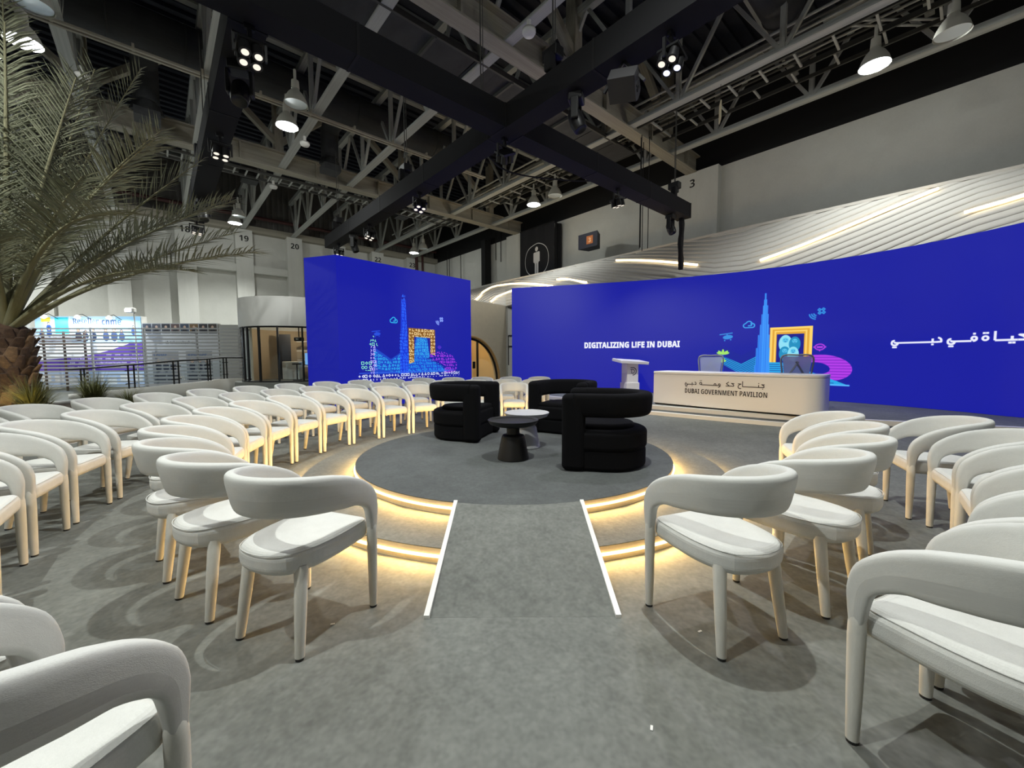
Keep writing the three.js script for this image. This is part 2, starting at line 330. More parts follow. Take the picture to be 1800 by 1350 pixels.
for (const [u, v, l] of [[-11, 13.3, 'lit high-bay lamp far to the left out of frame'], [-11, 24, 'lit high-bay lamp at the far left out of frame'], [-11, 1.7, 'lit high-bay lamp far left of the viewer'], [-4, 24, 'lit high-bay lamp over the reseller booth'], [-11, -12, 'lit high-bay lamp far left behind the viewer'], [3, -11, 'lit high-bay lamp straight behind the viewer'], [12.6, -11, 'lit high-bay lamp right behind the viewer']]) bayLamp(u, v, 8, true, l, 0, v === 24 ? 170 : LV.bay);
bayLamp(2.6, 1.45, 8, true, 'lit high-bay lamp overhead in front of the viewer', 0, LV.bayKey); bayLamp(-2.8, 2.7, 8, true, 'lit high-bay lamp overhead at the left of the viewer', 0, LV.bayKey);
for (const [u, v, y, l] of [[3.92, 19.4, 8.4, 'round white smoke detector on the roof steel behind the far beam'], [3.99, 14.9, 8.4, 'round white smoke detector below the black rig beam'], [6.43, 6.7, 8.4, 'round white smoke detector beside the near cross beam'], [-1.1, 15.05, 8.4, 'white round detector above the palm'], [4.07, 10.16, 8.4, 'round white smoke detector beside the roof truss']]) {
  const t = thing('smoke_detector', l, 'detector', [hx(u, v), y, hz(u, v)], 0, 'detectors on the roof steel'); mesh('body', lathe([[0, 0], [.12, .02], [.15, .07], [.15, .13], [0, .13]], 20), MAT.whitePaint, t);
  mesh('mount', cyl(.05, .05, .2, 0, .22, 0, 10), MAT.whitePaint, t);
}
{ const t = thing('ceiling_tag', 'cream rectangular plate hanging from the cable tray', 'plate', [hx(11.96, 4.86), 8.1, hz(11.96, 4.86)], HA + .5); mesh('plate', rbox(.3, .5, .03, .01), std({ color: 0xd8cfae, roughness: .6 }), t); mesh('wire', bar(V3(0, .25, 0), V3(0, .8, 0), .012), MAT.tray, t); }
// ---------------------------------------------------------------- black lighting rig: draped box trusses with lamps, hoists and speakers
const RY = 5.98, RW = .44;
function rigBeam(a, b, label) {
  const t = hallThing('lighting_truss', label, 'truss', 'black draped lighting trusses');
  mesh('drape', bar(hp(a[0], RY, a[1]), hp(b[0], RY, b[1]), RW, RW), MAT.drape, t);
  const n = Math.round(Math.hypot(a[0] - b[0], a[1] - b[1]) / 2.6);
  for (let k = 0; k <= n; k++) { const f = k / n, u = a[0] + (b[0] - a[0]) * f, v = a[1] + (b[1] - a[1]) * f, along = Math.abs(a[0] - b[0]) > 1; mesh('strap', box(along ? .04 : RW + .015, RW + .015, along ? RW + .015 : .04, u, RY, -v), MAT.blackMatt, t); }
}
rigBeam([5.4, -6.5], [5.4, 17.1], 'long black draped truss running from top right to the far wall');
rigBeam([1.1, 6.5], [1.1, 16.6], 'black draped truss at the left behind the palm');
rigBeam([-3.2, 6.25], [5.17, 6.25], 'black draped cross truss left of the rig crossing');
rigBeam([5.63, 6.25], [12.85, 6.25], 'black draped cross truss right of the rig crossing');
rigBeam([-3.2, -3], [-3.2, 6.02], 'black draped truss left of the viewer out of frame');
{ // hanging drape leg at the right end
  const t = hallThing('drape_leg', 'narrow black drape hanging from the right end of the rig', 'drape');
  const rings = []; for (let k = 0; k <= 10; k++) { const y = 5.76 - k * .16, w = .1 + .03 * Math.sin(k * 1.7), o = .03 * Math.sin(k * .9); rings.push([[-w, -.06], [w, -.05], [w, .06], [-w, .05]].map(([x, z]) => V3(12.7 + o + x * .6, y, -6.25 + z))); }
  mesh('cloth', loft(rings), MAT.drape, t);
}
function hoist(u, v, label) {
  const t = thing('chain_hoist', label, 'hoist', [hx(u, v), RY + RW / 2, hz(u, v)], HA, 'chain hoists on the rig');
  mesh('body', [rbox(.22, .2, .34, .03, 0, .42, 0), cyl(.06, .06, .3, .15, .42, 0, 12)], MAT.blackMetal, t);
  mesh('clamp', [box(.1, .3, .08, 0, .16, 0), box(.3, .04, .08, 0, .02, 0)], MAT.blackMetal, t);
  mesh('chain', [bar(V3(0, .5, 0), V3(0, 3.0, 0), .02), bar(V3(.06, .5, 0), V3(.06, 3.0, 0), .012)], MAT.tray, t);
  mesh('chain_bag', rbox(.16, .3, .16, .04, -.14, .2, .06), MAT.blackMatt, t);
}
hoist(5.4, 5.03, 'black chain hoist on the rig right of the crossing'); hoist(5.4, 7.1, 'black chain hoist on the rig just beyond the crossing'); hoist(5.4, 10.6, 'black chain hoist halfway along the long truss');
hoist(5.4, 16.2, 'black chain hoist at the far end of the long truss'); hoist(1.1, 12.6, 'black chain hoist on the left truss'); hoist(12.2, 6.25, 'black chain hoist at the right end of the cross truss');
// four-lens audience lamps hanging below the trusses
const lensPos = [[-.075, .075], [.075, .075], [-.075, -.075], [.075, -.075]];
function rigLamp(u, v, label, cd, deg, aim, cool, tilt = 0) {
  const t = thing('rig_spotlight', label, 'spotlight', [hx(u, v), RY - RW / 2 - .06, hz(u, v)], HA, 'four-lens rig lamps');
  mesh('clamp', [bar(V3(0, .06, 0), V3(0, -.14, 0), .05), box(.12, .06, .06, 0, .02, 0)], MAT.blackMetal, t);
  mesh('yoke', [box(.36, .03, .04, 0, -.12, 0), box(.03, .24, .04, -.18, -.22, 0), box(.03, .24, .04, .18, -.22, 0)], MAT.blackMetal, t);
  const dir = aim ? t.worldToLocal(aim.clone()).sub(V3(0, -.3, 0)).normalize() : V3(0, -1, 0);
  const q = new THREE.Quaternion().setFromUnitVectors(V3(0, -1, 0), dir.clone().lerp(V3(0, -1, 0), .35).normalize());
  const can = mesh('housing', [...lensPos.map(([x, z]) => cyl(.062, .072, .16, x, 0, z, 18)), box(.3, .04, .3, 0, .09, 0)], MAT.blackMetal, t);
  can.position.set(0, -.32, 0); can.quaternion.copy(q);
  for (const [x, z] of lensPos) { const l = mesh('lens', lathe([[0, -.09], [.03, -.087], [.05, -.078]], 16).translate(x, 0, z), cool && x > 0 ? rigGlowCool : rigGlow, can); l.castShadow = false; }
  t.updateMatrixWorld(true);
  if (cd) { const p = V3(0, -.24, 0).applyMatrix4(can.matrixWorld); spot(cool ? 0xf6f3ff : RIG_COLOR, cd, p, aim || p.clone().add(V3(0, -5, 0)), deg, .7, .8); }
}
scene.updateMatrixWorld(true);
const floorAt = (x, z) => V3(x, 0, z);
rigLamp(.95 + .15, 6.44, 'four-lens black rig lamp at the top left', LV.rigMain, 62, floorAt(-1.2, -3.4));
rigLamp(5.4, 2.86, 'four-lens black rig lamp at the top right', LV.rigMain, 62, floorAt(-.4, -4.0), true);
rigLamp(5.4, 6.33, 'four-lens black rig lamp under the rig crossing', LV.rigMain * 4, 40, V3(-.7, 1.8, -16.5));
rigLamp(5.4, 9.82, 'four-lens black rig lamp above the left blue screen', LV.rigBack, 60, floorAt(-2, -8.2));
rigLamp(5.4, 13.2, 'small four-lens rig lamp farther along the long truss', LV.rigBack * .6, 60, floorAt(-5, -11));
rigLamp(5.4, 16.2, 'four-lens rig lamp at the far end of the long truss', 0, 60, floorAt(-6.5, -14));
rigLamp(1.1, 9.81, 'four-lens black rig lamp halfway along the left truss', LV.rigBack, 60, floorAt(-5, -7));
rigLamp(1.1, 16.2, 'four-lens rig lamp at the far end of the left truss', LV.rigBack * .5, 60, floorAt(-10, -12));
rigLamp(-3.2, 2.9, 'four-lens rig lamp left of the viewer out of frame', LV.rigBack, 60, floorAt(.2, -2.6));
rigLamp(5.4, -2.6, 'four-lens rig lamp right of the viewer out of frame', LV.rigBack, 60, floorAt(4.2, -3.0));
rigLamp(-3.2, 6.0, 'four-lens rig lamp washing the palm out of frame', LV.palmWash, 50, V3(-8.2, 3.4, -6.6));
rigLamp(9.2, 6.25, 'four-lens rig lamp on the right cross truss', LV.rigMain * 3.2, 50, V3(4.4, .6, -11.6));
function movingHead(u, v, label, up, turn = 0) {
  const t = thing('moving_head', label, 'stage light', [hx(u, v), up ? RY + RW / 2 : RY - RW / 2 - .03, hz(u, v)], HA + turn, 'moving-head stage lights'); t.scale.setScalar(.8); const s = up ? 1 : -1;
  mesh('base', rbox(.34, .16, .3, .03, 0, s * .1, 0), MAT.blackMetal, t);
  mesh('yoke', [rbox(.06, .42, .16, .02, -.19, s * .36, 0), rbox(.06, .42, .16, .02, .19, s * .36, 0)], MAT.blackMetal, t);
  const h = mesh('head', lathe([[0, -.2], [.09, -.2], [.14, -.12], [.16, .1], [.14, .24], [.12, .26], [.1, .22], [0, .21]], 24), MAT.blackMetal, t); h.position.set(0, s * .5, 0); h.rotation.set(s > 0 ? .5 : 2.75, 0, 0);
}
movingHead(5.4, 4.5, 'black moving-head light below the long truss right of the crossing', false, .5);
movingHead(1.1, 7.3, 'black moving-head light on the left truss', false, -.4); movingHead(1.1, 14.0, 'black moving-head light lower on the left truss', false, .2);
movingHead(5.4, 14.6, 'black moving-head light near the far end of the long truss', false, .8); movingHead(12.0, 6.25, 'black moving-head light at the right end of the rig', false, .1);
{ // line loudspeaker
  const t = thing('loudspeaker', 'grey wedge loudspeaker hanging under the long truss', 'loudspeaker', [hx(5.4, 3.59), RY - RW / 2, hz(5.4, 3.59)], HA + .35);
  const sh = new THREE.Shape(); sh.moveTo(-.28, .16); sh.lineTo(.2, .2); sh.quadraticCurveTo(.34, 0, .2, -.2); sh.lineTo(-.28, -.14); sh.closePath();
  const cab = mesh('cabinet', new THREE.ExtrudeGeometry(sh, { depth: .56, bevelEnabled: true, bevelSize: .015, bevelThickness: .015 }).translate(0, 0, -.28), std({ color: 0x3a393b, roughness: .8 }), t); cab.position.set(0, -.36, 0); cab.scale.setScalar(.68); cab.rotation.set(.15, 0, -.5);
  mesh('port', [box(.05, .16, .02, -.02, 0, .3), box(.05, .16, .02, .08, 0, .3)], MAT.blackMatt, cab);
  mesh('grille', grid(12, 1, (a, b) => V3(.21 + .085 * Math.sin(Math.PI * a), -.19 + a * .38, -.26 + b * .52)), MAT.blackMatt, cab);
  mesh('bracket', [bar(V3(0, 0, 0), V3(0, -.36, .3), .04), bar(V3(0, 0, 0), V3(0, -.36, -.3), .04)], MAT.blackMetal, t);
}
{ // loose cables
  const c1 = tube([hallP(5.4, 6.25, 7.4), hallP(6.4, 5.9, 7.6), hallP(8.2, 6.0, 7.2), hallP(9.6, 6.3, 7)], .02, 30, 6);
  tag(mesh('cable', c1, MAT.blackMatt), 'black cable slung right of the rig crossing', 'cable', 'rig cables');
  const c2 = tube([hallP(5.2, 6.22, 6.9), hallP(4.2, 6.3, 7.0), hallP(3.2, 6.25, 6.6)], .02, 24, 6);
  tag(mesh('cable', c2, std({ color: 0x222a55, roughness: .6 })), 'dark blue cable lying on the left cross truss', 'cable', 'rig cables');
}
// ---------------------------------------------------------------- round stage with steps, ramp and LED lines
const SC = V3(.02, 0, -5.0), R1 = 1.87, R2 = 2.42, S1 = .22, S2 = .11;
const GAPA = 15.2 * Math.PI / 180, GAPB = 11.4 * Math.PI / 180;              // half-angles taken out by the ramp
function arcShape(ri, ro, gap) {                                             // ring plan with an opening towards the viewer (shape y = -z)
  const s = new THREE.Shape(), a0 = -Math.PI / 2 + gap, a1 = 1.5 * Math.PI - gap;
  s.absarc(0, 0, ro, a0, a1, false); s.absarc(0, 0, ri, a1, a0, true); s.closePath(); return s;
}
const uvMetres = (g, s) => { const p = g.attributes.position, uv = g.attributes.uv; for (let i = 0; i < p.count; i++) uv.setXY(i, p.getX(i) / s, p.getZ(i) / s); return g; };
{
  const t = thing('round_stage', 'round dark grey stage with lit steps and a short ramp', 'stage', [SC.x, 0, SC.z]);
  const disc = new THREE.Shape(); disc.absarc(0, 0, R1, 0, Math.PI * 2);
  mesh('deck', uvMetres(extrudeUp(disc, .005, S1 - .005, 0, 1, 96), 2.6), MAT.deck, t);
  const d2 = new THREE.Shape(); d2.absarc(0, 0, R1 - .002, 0, Math.PI * 2);
  mesh('riser', extrudeUp(d2, S1 - .005, 0, 0, 1, 96), MAT.beigeRiser, t);
  mesh('step_tread', uvMetres(extrudeUp(arcShape(R1 - .05, R2, GAPB), .005, S2 - .005, 0, 1, 96), 2.6), MAT.floor, t);
  mesh('step_riser', extrudeUp(arcShape(R1 - .05, R2 - .002, GAPB), S2 - .005, 0, 0, 1, 96), MAT.beigeRiser, t);
  const strip = (R, y, gap) => { const pts = []; for (let k = 0; k <= 96; k++) { const a = gap + (2 * Math.PI - 2 * gap) * k / 96; pts.push(V3(R * Math.sin(a), y, R * Math.cos(a))); } return tube(pts, .011, 192, 8); };
  mesh('led_strip', strip(R1 + .006, S2 + .058, GAPA), ledMat, t); mesh('step_led_strip', strip(R2 + .006, .052, GAPB * 1.04), ledMat, t);
  // ramp down to the floor
  const x0 = -.47, x1 = .53, z0 = 1.82, z1 = 2.93;
  const rs = new THREE.Shape(); rs.moveTo(1.4, 0); rs.lineTo(1.4, S1 - .0006); rs.lineTo(R1, S1 - .0006); rs.lineTo(z1, .0006); rs.lineTo(z1, 0); rs.closePath();
  const rg = new THREE.ExtrudeGeometry(rs, { depth: x1 - x0, bevelEnabled: false }).rotateY(-Math.PI / 2).translate(x1, 0, 0);
  mesh('ramp', uvMetres(rg, 3.2), MAT.floor, t);
  for (const [x, s] of [[x0, -1], [x1, 1]]) {                                // white cheek strips, splaying a little at the bottom
    const e = new THREE.Shape(); e.moveTo(z0 - .03, 0); e.lineTo(z0 - .03, S1 + .012); e.lineTo(z1 + .01, .018); e.lineTo(z1 + .01, 0); e.closePath();
    mesh('edge_trim', new THREE.ExtrudeGeometry(e, { depth: .03, bevelEnabled: false }).rotateY(-Math.PI / 2).translate(x + (s > 0 ? .03 : 0), 0, 0), MAT.whiteGloss, t);
  }
  // light of the LED lines
  for (const [R, y, gap, n, k] of [[R1 + .02, S2 + .058, GAPA, 22, 1], [R2 + .02, .052, GAPB, 26, 1]]) {
    const span = 2 * Math.PI - 2 * gap, L = R * span / n;
    for (let i = 0; i < n; i++) { const a = gap + span * (i + .5) / n, at = V3(SC.x + R * Math.sin(a), y, SC.z + R * Math.cos(a)); rectLight(LED_COLOR, LV.stageLed * k, L, .016, at, at.clone().add(V3(Math.sin(a), -.25, Math.cos(a)))); }
  }
}
// ---------------------------------------------------------------- white upholstered tub chairs
function sweep(ctrl, nSeg, nRing) {                                // ctrl: [p, N, halfThick, halfHigh, tilt]
  const P = new THREE.CatmullRomCurve3(ctrl.map((c) => c[0]), false, 'centripetal'), m = ctrl.length - 1, rings = [];
  for (let k = 0; k <= nSeg; k++) {
    const f = k / nSeg * m, i = Math.min(m - 1, f | 0), w = f - i, tt = k / nSeg;
    const p = P.getPoint(tt), T = P.getTangent(tt), N = ctrl[i][1].clone().lerp(ctrl[i + 1][1], w); N.addScaledVector(T, -N.dot(T)).normalize();
    const B = new THREE.Vector3().crossVectors(T, N).normalize(); if (B.y < -.2) B.negate(); else if (Math.abs(B.y) <= .2 && B.z < 0) B.negate();
    const L = (j) => ctrl[i][j] + (ctrl[i + 1][j] - ctrl[i][j]) * w, a = L(2), b = L(3), th = L(4);
    const N2 = N.clone().multiplyScalar(Math.cos(th)).addScaledVector(B, -Math.sin(th)), B2 = B.clone().multiplyScalar(Math.cos(th)).addScaledVector(N, Math.sin(th)), ring = [];
    for (let q = 0; q < nRing; q++) { const g = q / nRing * 2 * Math.PI, c = Math.cos(g), s = Math.sin(g), e = .55; ring.push(p.clone().addScaledVector(N2, a * Math.sign(c) * Math.abs(c) ** e).addScaledVector(B2, b * Math.sign(s) * Math.abs(s) ** e)); }
    rings.push(ring);
  }
  return rings;
}
const half = [                                                     // right side, front leg joint to the middle of the back
  [V3(.272, .44, .232), V3(1, 0, 0), .021, .021, 0],
  [V3(.273, .52, .23), V3(1, 0, 0), .0262, .03, 0],
  [V3(.277, .585, .221), V3(1, 0, 0), .0275, .04, 0],
  [V3(.282, .638, .192), V3(1, 0, -.02), .028, .055, .02],
  [V3(.286, .688, .125), V3(1, 0, -.06), .029, .066, .06],
  [V3(.288, .719, .035), V3(1, 0, -.15), .03, .082, .1],
  [V3(.278, .743, -.07), V3(.95, 0, -.4), .03, .091, .13],
  [V3(.238, .758, -.17), V3(.78, 0, -.66), .03, .095, .16],
  [V3(.155, .767, -.25), V3(.48, 0, -.88), .03, .098, .18],
  [V3(.05, .77, -.285), V3(.15, 0, -.99), .03, .099, .19]];
for (const c of half) c[0].x *= .91;
const full = [...half, ...half.slice().reverse().map(([p, n, a, b, t]) => [V3(-p.x, p.y, p.z), V3(-n.x, n.y, n.z), a, b, t])];
const backGeo = (() => {
  const rings = sweep(full, 76, 18);
  return loft(rings);
})();
const seatShape = (w, zf, r, o = 0) => {                            // D plan: straight front, round back (shape y = -z)
  const s = new THREE.Shape(); s.moveTo(-w + .05 - o * .5, -zf); s.lineTo(w - .05 + o * .5, -zf); s.quadraticCurveTo(w + o, -zf, w + o, -zf + .06);
  s.bezierCurveTo(w + .012 + o, -.02, r * .96, .14, r * .62, .235 + o); s.bezierCurveTo(r * .3, .292 + o, -r * .3, .292 + o, -r * .62, .235 + o); s.bezierCurveTo(-r * .96, .14, -w - .012 - o, -.02, -w - o, -zf + .06); s.quadraticCurveTo(-w - o, -zf, -w + .05 - o * .5, -zf); return s;
};
const seatGeo = extrudeUp(seatShape(.222, .252, .25), .122, .388, .044, 6, 16);
const seatPipe = (() => { const pts = seatShape(.213, .242, .239).getSpacedPoints(56).map((p) => V3(p.x, .4955, -p.y)); return tube(pts.slice(0, -1), .0026, 112, 6, true); })();
const frontLeg = loft([[.505, .008], [.475, .0235], [.445, .0272], [.40, .028], [.2, .025], [.012, .0205]].map(([y, r], k) => { const ring = []; for (let q = 0; q < 14; q++) { const g = -q / 14 * 2 * Math.PI; ring.push(V3(r * Math.cos(g), y, r * Math.sin(g) - (.47 - y) * .01)); } return ring; }));
const rearLeg = loft([[.43, .031], [.2, .027], [.012, .0215]].map(([y, r]) => { const ring = []; for (let q = 0; q < 14; q++) { const g = -q / 14 * 2 * Math.PI; ring.push(V3(r * Math.cos(g), y, r * Math.sin(g))); } return ring; }));
const glideGeo = new THREE.CylinderGeometry(.019, .019, .012, 12).translate(0, .006, 0);
function makeChair() {
  const t = new THREE.Group(); t.name = 'tub_chair';
  const s = mesh('seat', seatGeo, MAT.chairFabric, t); mesh('piping', seatPipe, MAT.chairFabric, s);
  mesh('backrest', backGeo, MAT.chairFabric, t);
  for (const sx of [-1, 1]) {
    const f = mesh('leg', frontLeg, MAT.chairLeg, t); f.position.set(sx * .2475, 0, .232); const g = mesh('glide', glideGeo, MAT.glide, f); g.position.set(0, 0, -.005);
    const r = mesh('leg', rearLeg, MAT.chairLeg, t); r.position.set(sx * .2, 0, -.222); r.rotation.set(.13, 0, sx * .07); mesh('glide', glideGeo, MAT.glide, r);
  }
  return t;
}
const chairProto = makeChair();
let chairCount = 0;
function chair(rc, azDeg, label, group, dx = 0, dz = 0, dTurn = 0) {
  const a = azDeg * Math.PI / 180, c = chairProto.clone(); c.name = numbered('tub_chair'); c.userData = {};
  c.position.set(SC.x + rc * Math.sin(a) + dx, 0, SC.z + rc * Math.cos(a) + dz); c.rotation.y = a + Math.PI + dTurn * Math.PI / 180; scene.add(c);
  tag(c, label, 'chair', group); chairCount++; return c;
}
const jit = () => [rr(-.006, .006), rr(-.006, .006), rr(-1, 1)];
const nth = (k) => ordW[k];
// left and back arcs, counted clockwise from the ramp
const ARC = [
  ['front row', 3.155, -20.8, -11.4, 15], ['second row', 4.31, -15.4, -9.0, 20], ['third row', 5.55, -78.7, -7.75, 15],
];
ARC.forEach(([row, r, a0, da, n], ri) => {
  for (let k = 0; k < n; k++) { const [dx, dz, dt] = k < 3 ? [0, 0, 0] : jit(), near = ri === 1 && k < 2; chair(near ? r + .04 : r, a0 + da * k - (near ? .5 : 0), `white tub chair, ${nth(k) ?? (k + 1) + 'th'} of the left ${row} counted clockwise from the ramp`, `left ${row} of white chairs`, dx, dz, dt); }
});
[19.6, 32.6, 44.1, 55.6, 67.1].forEach((a, k) => chair(3.145, a, `white tub chair, ${nth(k)} of the right front row counted from the ramp`, 'right front row of white chairs', ...(k ? jit() : [0, 0, 0])));
[22.1, 31.2, 40.0, 48.9, 57.8].forEach((a, k) => chair(4.05, a, `white tub chair, ${nth(k)} of the right second row counted from the viewer`, 'right second row of white chairs'));
chair(3.98, 67.2, 'white tub chair ending the right second row near the blue screen', 'right second row of white chairs', 0, 0, -3);
[37, 44.5, 52].forEach((a, k) => chair(5.2, a, `white tub chair, ${nth(k)} of the right third row at the picture edge`, 'right third row of white chairs'));
// ---------------------------------------------------------------- drawing kit for print and screen pictures
function arabic(x, pieces, ox, oy, k, lw) {                          // hand-drawn joined letters; pieces: [kind, x, w]; x grows to the right, baseline y = 0, k = height of an upright letter
  x.lineWidth = lw; x.lineCap = 'butt'; x.lineJoin = 'round';
  const S = (f) => { x.beginPath(); f(); x.stroke(); }, P = (a, b) => [ox + a * k, oy - b * k], dot = (a, b) => x.fillRect(ox + a * k - lw * .55, oy - b * k - lw * .5, lw * 1.1, lw);
  const mv = (a, b) => x.moveTo(...P(a, b)), ln = (a, b) => x.lineTo(...P(a, b)), qd = (a, b, c, d) => x.quadraticCurveTo(...P(a, b), ...P(c, d)), ring = (a, b, r) => S(() => x.arc(...P(a, b), r * k, 0, 7));
  for (const [kind, a, w = 0] of pieces) {
    if (kind === 'bar') S(() => { mv(a, 0); ln(a + w, 0); });
    if (kind === 'ya') { S(() => { mv(a + .55, 0); ln(a + .42, 0); qd(a + .3, 0, a + .3, .16); mv(a + .32, .3); qd(a + .02, .3, a + .02, -.05); qd(a + .05, -.32, a + .35, -.3); qd(a + .62, -.28, a + .6, 0); }); dot(a + .2, -.55); dot(a + .42, -.55); }
    if (kind === 'ba') { S(() => { mv(a, 0); ln(a, .42); }); dot(a, -.28); }
    if (kind === 'yaMid') { S(() => { mv(a, 0); ln(a, .42); }); dot(a - .13, -.28); dot(a + .13, -.28); }
    if (kind === 'nun') { S(() => { mv(a, 0); ln(a, .42); }); dot(a, .7); }
    if (kind === 'dal') S(() => { mv(a, .5); qd(a + .36, .46, a + .3, .02); ln(a - .06, 0); });
    if (kind === 'fa') { ring(a, .28, .2); S(() => { mv(a + .2, .24); qd(a + .2, 0, a - .1, 0); }); dot(a, .8); }
    if (kind === 'mim') ring(a, .16, .18);
    if (kind === 'waw') { ring(a, .16, .18); S(() => { mv(a + .18, .14); qd(a + .2, -.3, a - .25, -.36); }); }
    if (kind === 'taM') { ring(a, .26, .22); dot(a - .12, .82); dot(a + .14, .82); }
    if (kind === 'alef') S(() => { mv(a, 0); ln(a, 1); });
    if (kind === 'kaf') S(() => { mv(a, 0); ln(a + .62, 0); ln(a + .62, .1); ln(a + .12, .42); ln(a + .6, .78); });
    if (kind === 'ha') S(() => { mv(a, 0); ln(a + .5, 0); qd(a + .62, .3, a + .1, .52); ln(a + .62, .5); });
    if (kind === 'haEnd') { S(() => { mv(a, .5); ln(a + .6, .48); qd(a + .05, .3, a + .05, -.05); qd(a + .05, -.42, a + .6, -.36); }); }
    if (kind === 'jim') { S(() => { mv(a, 0); ln(a + .5, 0); qd(a + .62, .3, a + .1, .52); ln(a + .62, .5); }); dot(a + .3, -.28); }
  }
}
function icons(x, set) {                                              // little line pictures floating over the skyline
  x.lineCap = 'round'; x.lineJoin = 'round';
  for (const [kind, cx, cy, s, col] of set) {
    x.strokeStyle = x.fillStyle = col; x.lineWidth = s * .12; x.save(); x.translate(cx, cy);
    if (kind === 'cloud') { x.beginPath(); x.moveTo(-s * .35, s * .3); x.arc(-s * .3, s * .08, s * .22, 2, 4.4); x.arc(0, -s * .12, s * .26, 3.6, 6); x.arc(s * .3, s * .08, s * .22, -1.4, 1.4); x.closePath(); x.stroke(); x.beginPath(); x.moveTo(-s * .05, s * .1); x.lineTo(s * .15, s * .1); x.arc(s * .15, 0, s * .1, 1.5, -1.4, true); x.stroke(); }
    if (kind === 'copter') { x.rotate(-.12); x.beginPath(); x.ellipse(s * .05, s * .12, s * .42, s * .2, 0, 0, 7); x.fill(); x.fillRect(-s * .62, -s * .26, s * 1.1, s * .1); x.fillRect(-s * .3, s * .34, s * .12, s * .12); x.fillRect(s * .2, s * .34, s * .12, s * .12); x.fillRect(-s * .04, -s * .2, s * .1, s * .2); }
    if (kind === 'sat') { for (const r of [.2, .38, .56]) { x.beginPath(); x.arc(-s * .1, -s * .1, r * s, 1.7, 3.0); x.stroke(); } x.save(); x.translate(s * .3, -s * .3); x.rotate(.7); for (const [a, b] of [[-.3, -.08], [.14, -.08], [-.08, -.3], [-.08, .14]]) x.strokeRect(a * s, b * s, s * .17, s * .17); x.restore(); }
    if (kind === 'chat') { x.beginPath(); x.ellipse(0, 0, s * .4, s * .3, 0, 0, 7); x.stroke(); x.beginPath(); x.moveTo(-s * .1, s * .3); x.lineTo(0, s * .5); x.lineTo(s * .12, s * .28); x.fill(); x.fillRect(-s * .26, -s * .1, s * .52, s * .22); x.beginPath(); x.arc(-s * .46, 0, s * .09, 0, 7); x.arc(s * .46, 0, s * .09, 0, 7); x.fill(); }
    x.restore();
  }
}
const poly = (x, pts) => { x.beginPath(); pts.forEach(([a, b], i) => i ? x.lineTo(a, b) : x.moveTo(a, b)); x.closePath(); };
// ---------------------------------------------------------------- the curved blue video wall
const WB = .18, WTOP = 3.9;
const wallR = (th) => { const t = Math.min(th, 1.2); return ((-3.34952 * t + 6.36783) * t - 3.05882) * t + 10.65113; };
const wallAt = (th, off = 0) => { const r = wallR(th) + off; return [.05 + r * Math.sin(th), -4.2 - r * Math.cos(th)]; };
const arcTab = (() => { const N = 700, th = [], s = [0]; let p = wallAt(-.004); th.push(-.004); for (let k = 1; k <= N; k++) { const t = -.004 + k / N * 1.6, q = wallAt(t); s.push(s[k - 1] + Math.hypot(q[0] - p[0], q[1] - p[1])); th.push(t); p = q; } return { th, s, L: s[N] }; })();
const thAt = (s) => { let i = 0; while (i < arcTab.s.length - 2 && arcTab.s[i + 1] < s) i++; const w = (s - arcTab.s[i]) / (arcTab.s[i + 1] - arcTab.s[i]); return arcTab.th[i] + w * (arcTab.th[i + 1] - arcTab.th[i]); };
const SL = arcTab.L;
const BLUE = 'rgb(17,25,158)';
